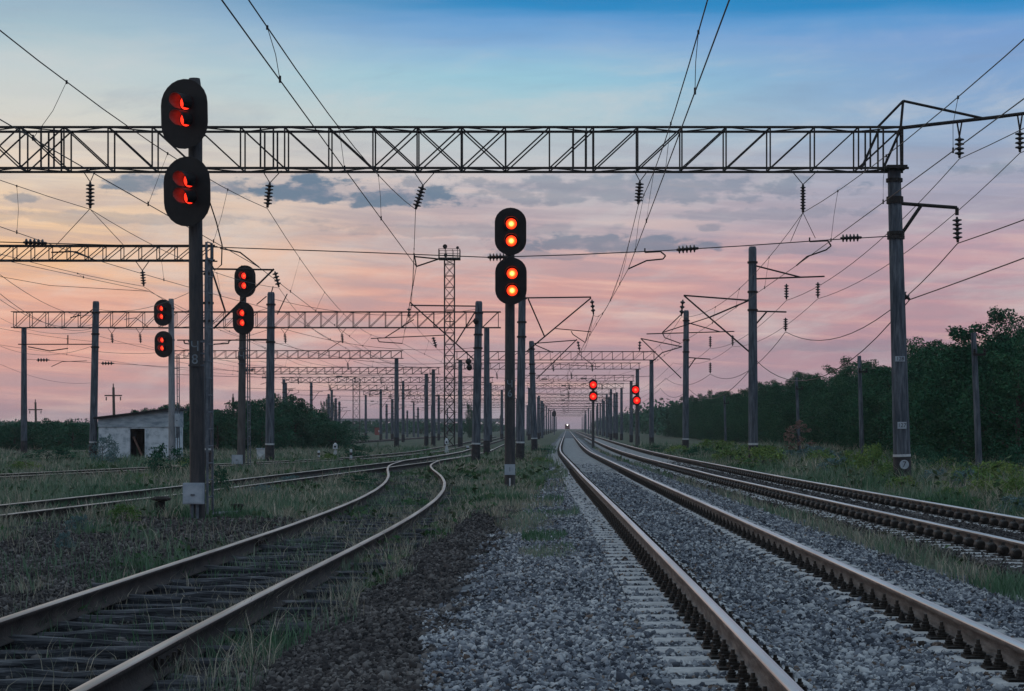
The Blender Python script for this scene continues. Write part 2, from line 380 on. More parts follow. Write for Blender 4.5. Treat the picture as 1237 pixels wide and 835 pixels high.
def sleeper_concrete():
    mb = MB(); st = [(-1.3, .035, .12), (-1.28, .04, .13), (-.55, .045, .13), (-.45, .0, .11), (.45, .0, .11), (.55, .045, .13), (1.28, .04, .13), (1.3, .035, .12)]
    o = 0
    for x, zt, w in st:
        mb.v += [(x, -w - .03, -.15), (x, -w, zt - .015), (x, -w + .025, zt), (x, w - .025, zt), (x, w, zt - .015), (x, w + .03, -.15)]
    for k in range(len(st) - 1):
        for i in range(5):
            mb.f.append((k * 6 + i, k * 6 + i + 1, k * 6 + 6 + i + 1, k * 6 + 6 + i)); mb.m.append(0)
    mb.f.append((0, 1, 2, 3, 4, 5)); mb.m.append(0)
    e = (len(st) - 1) * 6; mb.f.append((e + 5, e + 4, e + 3, e + 2, e + 1, e)); mb.m.append(0)
    return mb
def sleeper_timber(seed):
    r = random.Random(seed); mb = MB()
    st = [-1.32, -.95, -.6, -.25, .1, .4, .7, 1.0, 1.32]; sl = r.uniform(-.03, .03); bw = r.uniform(-.05, .05)
    for x in st:
        w = .11 + r.uniform(-.025, .012); z = r.uniform(-.022, .012) + sl * x; yo = r.uniform(-.02, .02) + bw * x * x
        mb.v += [(x, -w + yo, -.16), (x, -w + yo, z - .02), (x, -w * .7 + yo, z), (x, w * .6 + yo, z - r.uniform(0, .02)), (x, w + yo, z - .025), (x, w + yo, -.16)]
    for k in range(len(st) - 1):
        for i in range(5):
            mb.f.append((k * 6 + i, k * 6 + i + 1, k * 6 + 7 + i, k * 6 + 6 + i)); mb.m.append(0)
    mb.f.append((0, 1, 2, 3, 4, 5)); mb.m.append(0)
    e = (len(st) - 1) * 6; mb.f.append((e + 5, e + 4, e + 3, e + 2, e + 1, e)); mb.m.append(0)
    return mb
def fishplate(t, xf, y, off, z):
    mb = MB(); x = float(xf(np.float64(y))); a = -math.atan(float(xf(np.float64(y + .5)) - xf(np.float64(y - .5)))); o = Vector((x + off, y, z)) - t.location
    for sd in (-1, 1):
        mb.box((o.x + sd * .026, o.y, o.z), (.022, .72, .085), a)
        for k in (-.27, -.1, .1, .27): mb.box((o.x + sd * .045 - k * math.sin(a) , o.y + k, o.z), (.03, .04, .04), a)
    mb.build('fishplate', M['rail_old'], t)
def fast_bolts():                                        # base plate, two clip bolts by the rail, two anchor bolts further out
    mb = MB(); mb.box((0, 0, .052), (.38, .15, .016))
    for sx in (-1, 1):
        for (dx, hgt, r0, dy) in ((.102, .108, .032, -.02), (.158, .07, .03, .03)):
            z = .055; p = Vector((sx * dx, dy, z))
            mb.lathe(p, p + Vector((0, 0, hgt)), [(0, r0 * 1.35), (.15, r0 * 1.3), (.17, r0), (.3, r0 * 1.05), (.34, r0 * .8), (.5, r0 * .85), (.55, r0 * .62), (.72, r0 * .62), (.75, r0 * .4), (1, r0 * .36)], 8)
        mb.box((sx * .085, 0, .075), (.05, .11, .02))
    return mb
def fast_knobs():
    mb = MB(); mb.box((0, 0, .052), (.40, .17, .016))
    for sx in (-1, 1):
        p = Vector((sx * .125, -.09, .105)); q = Vector((sx * .125, .09, .105))
        mb.lathe(p, q, [(0, .02), (.02, .045), (.15, .058), (.5, .062), (.85, .058), (.98, .045), (1, .02)], 10)
        mb.lathe((sx * .125, 0, .1), (sx * .125, 0, .2), [(0, .03), (.6, .03), (.8, .022), (1, .02)], 7)
    return mb

def track(label, xf, y0, y1, zh, rm, sl_meshes, fast, s0, n_sl, spacing, rest_to, name='railway_track', jitter=0.0, smat=None, zsl=0.0):
    t = thing(name, label, 'railway track', (float(xf(np.float64(s0))), s0, 0))
    org = np.array(t.location)
    for off in (-.797, .797):
        me = rail_mesh(xf, off, y0, y1, zh, rm)
        o = link('rail', me, t); o.location = -t.location
    r = random.Random(5)
    for k in range(n_sl):
        y = s0 + k * spacing; x = float(xf(np.float64(y))); h = -math.atan(float(xf(np.float64(y + .5)) - xf(np.float64(y - .5))))
        s = link('sleeper', sl_meshes[k % len(sl_meshes)], t)
        s.location = (x - org[0] + r.uniform(-1, 1) * jitter, y - org[1] + r.uniform(-1, 1) * jitter * .5, zsl + r.uniform(-1, 1) * jitter * .12)
        s.rotation_euler = (0, 0, h + r.uniform(-1, 1) * jitter * .6)
        if fast is not None:
            for off in (-.797, .797):
                f = link('rail_fastening', fast, s); f.location = (off, 0, 0)
    if rest_to:
        mb = MB(); mf = MB()
        y = s0 + n_sl * spacing
        while y < rest_to:
            x = float(xf(np.float64(y))); mb.box((x - org[0], y - org[1], zsl - .03), (2.6, .24, .14)); y += spacing
            if fast is not None:
                for off in (-.91, -.68, .68, .91): mf.box((x + off - org[0], y - spacing - org[1], zsl + .10), (.09, .12, .11))
        tag(mb.build('sleepers', smat, t), kind='stuff')
        if fast is not None: tag(mf.build('rail_fastenings', M['fast'], t), kind='stuff')
    return t
fb = fast_bolts().build('rail_fastening', M['fast']).data; fk = fast_knobs().build('rail_fastening', M['fast']).data
sc_ = sleeper_concrete().build('sleeper', M['sleeper']).data
st_ = [sleeper_timber(i).build('sleeper', M['sleeper_old']).data for i in range(6)]
for o in list(COL.objects):
    if o.name.split('.')[0] in ('rail_fastening', 'sleeper'): bpy.data.objects.remove(o)
track('main straight railway track with bright rails and pointed black bolts', x_main, -8, 1400, .22, (M['rail_side'], M['rail_top']), [sc_], fb, 8.0, 100, .53, 260, smat=M['sleeper'], zsl=.010)
track('right hand railway track with round dark rail fastenings, nearest the wood', x_two, -8, 1400, .22, (M['rail_side'], M['rail_top']), [sc_], fk, 17.0, 100, .53, 260, smat=M['sleeper'])
ts = track('overgrown siding with old timber sleepers whose rusty rails bend left then right', x_a, -8, 130, .05, (M['rail_old'], M['rail_old_top']), st_, None, 6.5, 94, .60, None, jitter=.10, zsl=-.112)
for yj in (12.4, 25.3, 37.6):
    for of in (-.797, .797): fishplate(ts, x_a, yj + (.0 if of < 0 else .15), of, -.04)
track('weedy yard track crossing from the left edge past the big signal to the points', x_b, 8, 330, .05, (M['rail_old'], M['rail_old_top']), st_, None, 26.0, 80, .56, None, jitter=.06, zsl=-.125)
track('far left yard track passing just in front of the white hut', x_c, 30, 330, .05, (M['rail_old'], M['rail_old_top']), st_, None, 50.0, 40, .56, None, jitter=.05, zsl=-.125)
track('most distant yard track running behind the white hut', x_d, 60, 330, .05, (M['rail_old'], M['rail_old_top']), st_, None, 100.0, 10, .56, None, jitter=.05, zsl=-.125)

# ------------------------------------------------------------------ ballast stones (stuff)
def ico():
    t = (1 + 5 ** .5) / 2
    v = np.array([(-1, t, 0), (1, t, 0), (-1, -t, 0), (1, -t, 0), (0, -1, t), (0, 1, t), (0, -1, -t), (0, 1, -t), (t, 0, -1), (t, 0, 1), (-t, 0, -1), (-t, 0, 1)], float)
    v /= np.linalg.norm(v[0])
    f = np.array([(0, 11, 5), (0, 5, 1), (0, 1, 7), (0, 7, 10), (0, 10, 11), (1, 5, 9), (5, 11, 4), (11, 10, 2), (10, 7, 6), (7, 1, 8), (3, 9, 4), (3, 4, 2), (3, 2, 6), (3, 6, 8), (3, 8, 9), (4, 9, 5), (2, 4, 11), (6, 2, 10), (8, 6, 7), (9, 8, 1)])
    return v, f
def rot_rand(n):
    q = rng.normal(size=(n, 4)); q /= np.linalg.norm(q, axis=1)[:, None]; w, x, y, z = q.T
    return np.stack([np.stack([1 - 2 * (y * y + z * z), 2 * (x * y - z * w), 2 * (x * z + y * w)], -1),
                     np.stack([2 * (x * y + z * w), 1 - 2 * (x * x + z * z), 2 * (y * z - x * w)], -1),
                     np.stack([2 * (x * z - y * w), 2 * (y * z + x * w), 1 - 2 * (x * x + y * y)], -1)], 1)
def chip():
    v = np.array([(x, y, z) for z in (-.6, .6) for y in (-.6, .6) for x in (-.6, .6)], float)
    f = np.array([(0, 2, 3), (0, 3, 1), (4, 5, 7), (4, 7, 6), (0, 1, 5), (0, 5, 4), (2, 6, 7), (2, 7, 3), (0, 4, 6), (0, 6, 2), (1, 3, 7), (1, 7, 5)])
    return v, f
def stones(name, X, Y, Z, S, m, parts=((0, 16, ico), (16, 999, chip))):
    Vs, Fs, o = [], [], 0
    for a, b_, fn in parts:
        k = (Y >= a) & (Y < b_)
        if not k.any(): continue
        v_, f_ = stones_part(X[k], Y[k], Z[k], S[k], fn); Vs.append(v_); Fs.append(f_ + o); o += len(v_)
    return tag(link(name, np_mesh(name, np.concatenate(Vs), Fs, m)), kind='stuff')
def stones_part(X, Y, Z, S, fn):
    n = len(X); v, f = fn(); nv = len(v); R = rot_rand(n)
    vv = v[None] * (1 + rng.uniform(-.38, .38, (n, nv, 1))) * np.stack([rng.uniform(.8, 1.35, n), rng.uniform(.7, 1.1, n), rng.uniform(.45, .8, n)], 1)[:, None, :]
    vv = np.einsum('nij,nkj->nki', R, vv) * S[:, None, None]
    vv[:, :, 0] += X[:, None]; vv[:, :, 1] += Y[:, None]; vv[:, :, 2] += Z[:, None]
    F_ = (f[None] + (np.arange(n) * nv)[:, None, None]).reshape(-1, 3)
    return vv.reshape(-1, 3), F_
def scatter(x0, x1, y0, y1, dens):
    n = int((x1 - x0) * (y1 - y0) * dens); return rng.uniform(x0, x1, n), rng.uniform(y0, y1, n)
def ysc(x0, x1, y0, y1, n):                              # more per square metre near the camera
    u = rng.uniform(0, 1, n); Y = 1 / (1 / y0 + u * (1 / y1 - 1 / y0)); return rng.uniform(x0, x1, n), Y
X, Y = ysc(-1.2, 4.6, 8.5, 75, 330000)
keep = (X > main_l(Y) - .1 + .5 * (vnoise(X * 3, Y * 1.5, 8) - .5)) & (X < main_r(Y) + .35 * (vnoise(X * 3, Y * 1.5, 9) - .4))
rel = np.abs(X - x_main(Y)); keep &= np.abs(rel - .797) > .13
keep &= ~((np.abs((Y - 8.0) / .53 - np.round((Y - 8.0) / .53)) * .53 < .125) & (rel > .42 + .15 * vnoise(X * 3, Y * 2, 14)) & (rel < 1.22 + .12 * vnoise(X * 3, Y * 2, 15)) & (rng.uniform(size=len(X)) > .02))
X, Y, rel = X[keep], Y[keep], rel[keep]
S = rng.gamma(4, .0025, len(X)) * (1 + .018 * Y) + .0032; S = np.clip(S, .006, .045)
tt = (X - main_l(Y)) / (main_r(Y) - main_l(Y)); Z = gz(X, Y) + .048 * sm(0, .35, np.minimum(tt, 1 - tt) * 2) + .024 * sm(.55, .25, rel) * vnoise(X * 2, Y * 2, 77) + rng.uniform(-.020, .014, len(X)) + .008 * (rel > 1.35) + .012 * ((rel > .5) & (rel < 1.3))
st_in = rng.uniform(size=len(X)) < .04 + .34 * np.exp(-((rel - .8) / .3) ** 2) * vnoise(X * .8, Y * .35, 88)
stones('ballast_stones', X[~st_in], Y[~st_in], Z[~st_in], S[~st_in], M['stone'])
stones('stained_ballast_stones', X[st_in], Y[st_in], Z[st_in], S[st_in], M['stone_rust'])
# dark gravel: between siding and main track, along the siding, the patch on the left
X, Y = ysc(-8.5, -.4, 8.5, 40, 330000)
ra = X - x_a(Y); nz = vnoise(X * 2, Y * 1.2, 12)
zone = ((X > -2.05 + .3 * (nz - .5)) & (X < main_l(Y) + .1 + .5 * (nz - .5)) & (Y < 36)) \
     | ((ra < -1.0 - .3 * nz) & (X > np.interp(Y, [13, 19, 33], [-5.4, -7.2, -8.4])) & (Y > 13.5) & (Y < 34) & (nz > .12)) \
     | ((np.abs(ra) < 1.3) & (np.abs(np.abs(ra) - .797) > .12) & (Y < 30) & (rng.uniform(size=len(X)) < .07)) \
     | ((X > .0) & (X < 0))
X, Y = X[zone], Y[zone]
S = np.clip(rng.gamma(4, .0028, len(X)) * (1 + .018 * Y) + .0035, .006, .045)
stones('dark_gravel', X, Y, gz(X, Y) + .010 + rng.uniform(-.018, .014, len(X)), S, M['stone_brown'])
X, Y = ysc(4.2, 8.2, 16, 80, 60000)
r2 = X - x_two(Y); k = (r2 > -1.5) & (r2 < 1.5) & (np.abs(np.abs(r2) - .797) > .16)
k &= ~((np.abs((Y - 17.0) / .53 - np.round((Y - 17.0) / .53)) * .53 < .11) & (np.abs(r2) > .55) & (np.abs(r2) < 1.24))
X, Y = X[k], Y[k]
S = np.clip(rng.gamma(4, .0028, len(X)) * (1 + .018 * Y) + .0035, .006, .045)
stones('dark_ballast_stones', X, Y, gz(X, Y) + .060 + rng.uniform(-.020, .012, len(X)), S, M['stone_brown'])

# ------------------------------------------------------------------ grass (stuff)
def blades(name, X, Y, Z, H, W, m, lean=.35):
    n = len(X); th = rng.uniform(0, 2 * np.pi, n); la = rng.uniform(0, 2 * np.pi, n); ll = H * lean * rng.uniform(.2, 1.6, n)
    dx, dy = np.cos(th) * W / 2, np.sin(th) * W / 2; lx, ly = np.cos(la) * ll, np.sin(la) * ll
    V = np.empty((n, 5, 3))
    for i, (s_, t, b) in enumerate(((-1, 0, 0), (1, 0, 0), (.8, .55, .3), (-.8, .55, .3), (0, 1, 1))):
        V[:, i, 0] = X + s_ * dx + b * lx; V[:, i, 1] = Y + s_ * dy + b * ly; V[:, i, 2] = Z + t * H * (1 - .1 * b)
    o = np.arange(n) * 5
    return tag(link(name, np_mesh(name, V.reshape(-1, 3), [np.stack([o, o + 1, o + 2, o + 3], 1), np.stack([o + 3, o + 2, o + 4], 1)], m)), kind='stuff')
def dens(X, Y):
    ra = X - x_a(Y); n1 = vnoise(X * .9, Y * .45, 21); n2 = vnoise(X * 2.6, Y * 1.3, 22); n = .55 * n1 + .45 * n2
    d = np.zeros_like(X)
    left = ra < -1.15
    d = np.where(left, .25 + 1.2 * n, d)
    patch = left & (X > np.interp(Y, [13, 19, 33], [-5.6, -7.4, -8.8])) & (Y > 13.8) & (Y < 33)
    d = np.where(patch, np.where(n > .68, .7, .06), d)
    ins = np.abs(ra) <= 1.15
    d = np.where(ins, np.interp(Y, [10, 20, 26, 34, 40], [.03, .08, .30, .8, 1.0]) * (.3 + 1.2 * n), d)
    d = np.where(ins & (np.abs(np.abs(ra) - .797) < .055), 0, d)
    d = np.where(ins & (np.abs(np.abs(ra) - .86) < .12) & (Y > 12), np.maximum(d, .9 * n2), d)
    sh = (ra > 1.15) & (X < main_l(Y))
    d = np.where(sh, np.where(Y > 33 + 3 * (n2 - .5), .25 + 1.1 * n, .0), d)
    d = np.where(sh & (ra < 1.55 + .6 * (n1 - .5)) & (Y > 11), np.maximum(d, -.15 + 1.0 * n2), d)
    edge = (X >= main_l(Y)) & (X < main_l(Y) + .6) & (Y > 24)
    d = np.where(edge, np.where(n > .58, .8, .02), d)
    e2 = (Y > 26) & (Y < 60) & (X > -1.2) & (X < main_l(Y) + .1) & (n1 > .55)
    mid = (X > main_r(Y) - .1 + .3 * (n2 - .5)) & (X < x_two(Y) - 1.45 + .4 * (n1 - .5))
    d = np.where(mid, .15 + 1.2 * n2, d)
    bed = (X > main_l(Y) + .6) & (X < main_r(Y) - .1)
    d = np.where(bed, 0, d)
    two = np.abs(X - x_two(Y)) < 1.4
    d = np.where(two, np.where(n > .8, .2, 0), d)
    d = np.where(X > x_two(Y) + 1.4, .35 + 1.1 * n, d)
    for mx, my, rx, ry in ((.05, 25.4, .32, 1.6), (.14, 22.0, .34, 1.3), (-.2, 28.8, .45, 1.6), (.30, 31.8, .4, 1.8), (-.3, 32.5, .6, 2.0)):
        d = np.where(((X - mx) / rx) ** 2 + ((Y - my) / ry) ** 2 < .5 + .9 * n2, 1.2, d)
    for f_ in (x_b, x_c, x_d):
        rb = np.abs(X - f_(Y)); d = np.where((np.abs(rb - .797) < .07), 0, d)
        d = np.where((rb < .72), d * .55, d)
    return d
NB = 1000000
u = rng.uniform(0, 1, NB); Y = 9.0 * (150 / 9.0) ** (u ** .9)
half = Y * .30 + 6.5; X = rng.uniform(-1, 1, NB) * half
k = rng.uniform(0, 1.15, NB) < dens(X, Y); X, Y = X[k], Y[k]
tall = sm(x_two(Y) + 1.5, x_two(Y) + 2.6, X) * .6 + sm(-2, -5, X - x_a(Y)) * .22
nz = vnoise(X * .8, Y * .5, 31)
H = (.09 + .16 * nz + .20 * tall * (.3 + nz)) * rng.gamma(5, .2, len(X))
H = np.where(np.abs(X - x_b(Y)) < 1.2, np.minimum(H, .26), H); H = np.where(np.abs(X - x_c(Y)) < 1.4, np.minimum(H, .2), H)
H = np.where((X > main_r(Y) - .5) & (X < x_two(Y)), np.minimum(H, .24), H)
H = np.where((X > -.6) & (X < .6) & (Y < 34), np.minimum(H, .11), H); H = np.where((X > x_a(Y) + 1.5) & (X < .6) & (Y > 32) & (Y < 70), np.minimum(H * .6, .16), H)
H = np.where((np.abs(X - x_a(Y)) < 1.1), np.minimum(H * .8, .26), H)
W = (.0032 + .0003 * Y) * rng.uniform(.6, 1.5, len(X))
H = np.clip(H, .04, .95)
dryn = .6 * vnoise(X * .55, Y * .28, 51) + .4 * vnoise(X * 2.1, Y * 1.1, 52) + .10 * ((X > x_a(Y) - 4.5) & (X < 5) & (Y > 26) & (Y < 60)) + .05 * (X < 0) + .22 * ((X > x_a(Y) + 1.05) & (Y < 34) & (X < -.5)) + .12 * ((X > main_r(Y) - .3) & (X < x_two(Y) - 1.2))
dk = rng.uniform(0, 1, len(X)) < sm(.46, .64, dryn) * .85
onbed = .05 * ((X > main_l(Y)) & (X < main_r(Y)))
blades('grass', X[~dk], Y[~dk], gz(X[~dk], Y[~dk]) - .01 + onbed[~dk], H[~dk], W[~dk], M['grass'])
sr = rng.uniform(0, 1, 9000); Ys = 10 * 4.5 ** sr; side = np.where(rng.uniform(size=9000) < .5, -.92, .70) + rng.uniform(-.10, .10, 9000); Xs = x_a(Ys) + side
ks = vnoise(Xs * .5, Ys * .6, 61) > .42; Xs, Ys = Xs[ks], Ys[ks]
Xd = np.concatenate([X[dk], Xs]); Yd = np.concatenate([Y[dk], Ys]); Hd = np.concatenate([H[dk] * 1.1, rng.uniform(.1, .34, len(Xs))]); Wd = np.concatenate([W[dk] * .8, .003 + .0002 * Ys])
blades('dry_grass', Xd, Yd, gz(Xd, Yd) - .01, Hd, Wd, M['dry'], lean=.5)
# broad leaved weeds
NW = 60000
u = rng.uniform(0, 1, NW); Y = 12.0 * (110 / 12.0) ** u; X = rng.uniform(-1, 1, NW) * (Y * .30 + 1)
cl = vnoise(X * 1.1, Y * .6, 41) * .6 + vnoise(X * 3, Y * 2, 42) * .4
k = (dens(X, Y) > .45) & (cl > .56) & ~((X > -.8) & (X < 4.6) & (Y < 45)) & (np.abs(X - x_b(Y)) > .9) & (np.abs(X - x_c(Y)) > .9)
X, Y, cl = X[k], Y[k], cl[k]
right = sm(x_two(Y) + 1.5, x_two(Y) + 2.5, X); hh = (.10 + 1.3 * (cl - .56)) * (.6 + .9 * right)
Zc = gz(X, Y) + rng.uniform(0, 1, len(X)) ** .7 * np.where(np.abs(X - x_a(Y)) < 1.2, np.minimum(hh, .2), hh)
def leaf_quads(X, Y, Z, S):
    n = len(X); R = rot_rand(n); base = np.array([(-.5, 0, 0), (0, -.28, .06), (.6, 0, 0), (0, .28, .06)])
    V = np.einsum('nij,kj->nki', R, base) * S[:, None, None] + np.stack([X, Y, Z], 1)[:, None, :]
    o = np.arange(n) * 4
    return V.reshape(-1, 3), np.stack([o, o + 1, o + 2, o + 3], 1)
V, F_ = leaf_quads(X, Y, Zc, (.03 + .0022 * Y) * rng.uniform(.7, 1.6, len(X)))
tag(link('low_weeds', np_mesh('low_weeds', V, [F_], M['weed'])), kind='stuff')

# ------------------------------------------------------------------ trees and shrubs
def crown_mesh(seed, w, h, z0, n_cl, per, leaf, m, top=1.0):
    r = np.random.default_rng(seed); C = []
    for i in range(n_cl):
        z = r.uniform(0, 1) ** .9; rad = w / 2 * (math.sqrt(max(0, 1 - (2 * z - .8) ** 2 / 1.5)) if z > .4 else (.75 + .25 * z / .4))
        a = r.uniform(0, 2 * math.pi); q = r.uniform(.35, 1.0) ** .6
        C.append((math.cos(a) * rad * q, math.sin(a) * rad * q, z0 + z * (h - z0) * (1 - .16 * q), r.uniform(.09, .2) * w))
    for i in range(max(2, n_cl // 9)):                    # sprigs standing proud of the outline
        a = r.uniform(0, 2 * math.pi); C.append((math.cos(a) * w * .22, math.sin(a) * w * .22, h * r.uniform(.9, 1.03), .085 * w))
    V_ = []
    X = []; Yv = []; Z = []
    for cx, cy, cz, cr in C:
        k = int(per * r.uniform(.5, 1.3)); p = r.normal(size=(k, 3)); p /= np.linalg.norm(p, axis=1)[:, None]; p *= (r.uniform(.15, 1, (k, 1)) ** .45) * cr
        X.append(cx + p[:, 0]); Yv.append(cy + p[:, 1]); Z.append(cz + p[:, 2] * .8)
    X, Yv, Z = map(np.concatenate, (X, Yv, Z)); k = Z > .03
    V, F_ = leaf_quads(X[k], Yv[k], Z[k], leaf * r.uniform(.6, 1.5, k.sum()))
    return np_mesh('crown', V, [F_], m), C
def trunk_mesh(C, h, r0, z0, nlimb=9):
    mb = MB(); ht = h * .72
    mb.bar((0, 0, -.1), (.08, .05, ht * .5), r0, 7, r0 * .7); mb.bar((.08, .05, ht * .5), (0, .1, ht), r0 * .7, 7, r0 * .2)
    for c in C[:nlimb]:
        zt = max(z0 * .8, min(ht * .9, c[2] - .25 * h)); mb.bar((.04, .04, zt), (c[0], c[1], c[2]), r0 * .4, 5, r0 * .08)
    o = mb.build('trunk', M['bark']); me = o.data; bpy.data.objects.remove(o); return me
def proto(seed, w, h, z0, n_cl, per, leaf, m, r0):
    cm, C = crown_mesh(seed, w, h, z0, n_cl, per, leaf, m); return cm, trunk_mesh(C, h, r0, z0)
def plant(pr, name, label, cat, loc, sc, rz, group, stem='trunk'):
    t = thing(name, label, cat, loc, group, rz); t.scale = sc
    link('crown' if stem == 'trunk' else 'foliage', pr[0], t); link(stem, pr[1], t); return t
forest = [proto(100 + i, 4.8, 6.2 + .5 * (i % 3), .25, 95, 150, .115, M['leaf'], .13) for i in range(6)]
hedge = [proto(200 + i, 4.4, 3.4 + .3 * (i % 3), .1, 60, 140, .12, M['leaf_far'], .1) for i in range(4)]
r = random.Random(3)
def forest_x(Y): return 17.3 + 3.2 * float(sm(60, 110, Y)) + float(drift(Y))
y = 66.0; rows = []
while y < 330:
    rows.append((forest_x(y) + r.uniform(-.7, .7), y, r.uniform(.82, 1.0))); y += r.uniform(1.9, 2.7) * (1 + y / 300)
for x, y, s in rows:
    plant(r.choice(forest), 'forest_tree', 'dark leafy tree in the edge of the dense wood on the right', 'tree', (x, y, -.05), (s * r.uniform(.9, 1.15), s * r.uniform(.9, 1.15), s * r.uniform(.62, .74) * float(np.interp(y, [66, 76, 90, 128, 200, 300], [1.09, 1.12, 1.18, 1.18, 1.14, 1.25]))), r.uniform(0, 6.28), 'trees along the edge of the wood')
y = 70.0
while y < 300:
    s = r.uniform(.98, 1.14); x = forest_x(y) + 4.2 + r.uniform(-1, 1)
    plant(r.choice(forest), 'forest_tree', 'taller dark tree rising behind the front row of the wood on the right', 'tree', (x, y, -.05), (s, s, s * r.uniform(.68, .80) * float(np.interp(y, [66, 76, 90, 128, 200, 300], [1.06, 1.09, 1.15, 1.15, 1.11, 1.2]))), r.uniform(0, 6.28), 'taller trees behind the edge of the wood')
    y += r.uniform(3.2, 4.6) * (1 + y / 260)
# far-off wood on both sides reads as one mass
Xs, Ys, Zs = [], [], []
for k in range(1300):
    if k % 2:
        y = r.uniform(300, 1100); x = 18 + float(drift(y)) + r.uniform(0, 30); hh = r.uniform(5.4, 7.4)
    else:
        y = r.uniform(420, 1000); x = r.uniform(-.29, .002) * y - 14; hh = r.uniform(2.4, 4.2)
    n = 150; p = rng.uniform(.75, 1.05, (150, 1)) * rng.normal(size=(n, 3)) * np.array([1.6, 1.6, hh * .2]); p = np.clip(p, -3.2, 3.2); Xs.append(x + p[:, 0]); Ys.append(y + p[:, 1]); Zs.append(np.abs(hh * .5 + p[:, 2]))
Xs, Ys, Zs = map(np.concatenate, (Xs, Ys, Zs)); V, F_ = leaf_quads(Xs, Ys, Zs, rng.uniform(.5, .95, len(Xs)))
tag(link('far_woodland', np_mesh('far_woodland', V, [F_], M['leaf_far'])), kind='stuff')
# left hedge and clump
def left_tree(px, Y, top, label, group, sxy=1.0):
    p = P(px, HY, Y); h = CAMZ + (HY - top) * Y / F; pr = r.choice(hedge); hz = max(v.co.z for v in pr[0].vertices)
    plant(pr, 'hedge_tree', label, 'tree', (p.x, Y, -.15), (sxy, sxy, (h + .15) / hz), r.uniform(0, 6.28), group)
px = -20
while px < 128:
    left_tree(px, r.uniform(122, 136), r.uniform(504, 514), 'low dark tree in the hedge behind the left pole and the white hut', 'hedge at the far left', r.uniform(.8, 1.1)); px += r.uniform(14, 22)
for px, top in ((190, 492), (205, 489), (180, 500), (216, 487), (172, 493)):
    left_tree(px, 135 + r.uniform(-4, 4), top, 'dark tree showing over the roof of the white hut', 'trees behind the white hut', .85)
for px, top in ((228, 488), (246, 492), (262, 493), (278, 494), (292, 482), (306, 480), (318, 484)):
    left_tree(px, 128 + r.uniform(-4, 4), top, 'dark tree in the clump between the big signal and the leaning grey pole', 'trees behind the left signals', .95)
for px, top in ((338, 474), (348, 478), (357, 484), (368, 488), (380, 497), (392, 504), (404, 508), (344, 490), (362, 496)):
    left_tree(px, 140 + r.uniform(-5, 5), top, 'dark tree in the rounded clump left of the open yard', 'rounded clump of trees by the yard', 1.0)
for px, top, Y in ((396, 478, 330), (404, 484, 335), (390, 483, 325), (567, 483, 300), (571, 492, 303)):
    p = P(px, HY, Y); h = CAMZ + (HY - top) * Y / F; pr = hedge[px % 4]; hz = max(v.co.z for v in pr[0].vertices)
    plant(pr, 'poplar_tree', 'narrow dark poplar standing alone in the distance beyond the yard' if px > 500 else 'tall narrow dark tree at the right end of the rounded clump', 'tree', (p.x, Y, -.1), (.35, .35, h / hz), px, 'distant narrow trees')
# shrubs and weeds that can be counted
bush = [proto(300 + i, 1.5, 1.0, .02, 44, 42, .07, m_, .03) for i, m_ in enumerate((M['leaf_bush'], M['leaf_bush'], M['leaf_blue'], M['leaf_far']))]
dry = proto(350, 1.6, 2.2, .6, 22, 40, .09, M['leaf_dry'], .04)
def shrub(px, py, hpx, wpx, pr, label, group=None):
    Y = CAMZ * F / (py - HY); s = F / Y; p = P(px, HY, Y)
    sx = wpx / s / 1.6
    return plant(pr, 'bush', label, 'bush', (p.x, Y, float(gz(p.x, Y)) - .03), (sx, sx, hpx / s / 1.05), px * .37, group, 'stem')
shrub(430, 552, 19, 46, bush[3], 'round dark bush alone in the grass of the yard')
shrub(430, 582, 18, 58, bush[3], 'dark green bush beside the bend of the rusty siding')
shrub(398, 556, 12, 24, bush[0], 'small green bush beside the white switch lamp in the yard')
shrub(204, 572, 42, 58, bush[3], 'large leafy shrub growing by the hut doorway')
shrub(126, 558, 36, 40, bush[2], 'bluish shrub at the foot of the grey pole left of the hut')
shrub(60, 556, 20, 70, bush[3], 'low dark shrub left of the hut, beyond the rails')
shrub(266, 596, 44, 30, bush[3], 'dark green shrub just right of the big signal post')
shrub(150, 622, 24, 44, bush[0], 'leafy green clump spilling over the weedy yard track')
shrub(95, 632, 22, 40, bush[2], 'grey green wormwood clump left of the cable post')
shrub(78, 652, 24, 26, bush[2], 'tall bluish wormwood plant in the dark gravel')
for px, py, hp, wp, kx in [(a_, b_, int(c_ * 1.35), int(d_ * 1.15), e_) for a_, b_, c_, d_, e_ in ((925, 566, 20, 62, 0), (972, 562, 16, 40, 2), (880, 560, 14, 44, 0), (848, 554, 12, 40, 3), (1010, 574, 18, 44, 2), (1052, 580, 34, 44, 0), (1075, 586, 22, 40, 0),
                         (1030, 572, 22, 36, 0), (1130, 590, 20, 44, 2), (1165, 598, 26, 40, 2), (1205, 606, 22, 50, 0), (1232, 612, 30, 44, 0), (1215, 592, 26, 60, 0), (1110, 574, 30, 46, 3), (1145, 578, 30, 50, 3), (1240, 585, 40, 60, 3), (820, 549, 9, 34, 0), (795, 546, 8, 30, 3), (1090, 596, 18, 40, 0), (1185, 604, 20, 44, 0), (1150, 606, 16, 40, 0), (990, 566, 18, 44, 0), (905, 556, 16, 40, 0), (1225, 622, 20, 50, 2))]:
    shrub(px, py, hp, wp, bush[kx], {0: 'yellow green bush in the rough verge right of the tracks', 2: 'bluish weedy bush in the rough verge right of the tracks', 3: 'dark bush in the rough verge right of the tracks'}[kx], {0: 'yellow green verge bushes', 2: 'bluish verge bushes', 3: 'dark verge bushes'}[kx])
rb_ = random.Random(21)
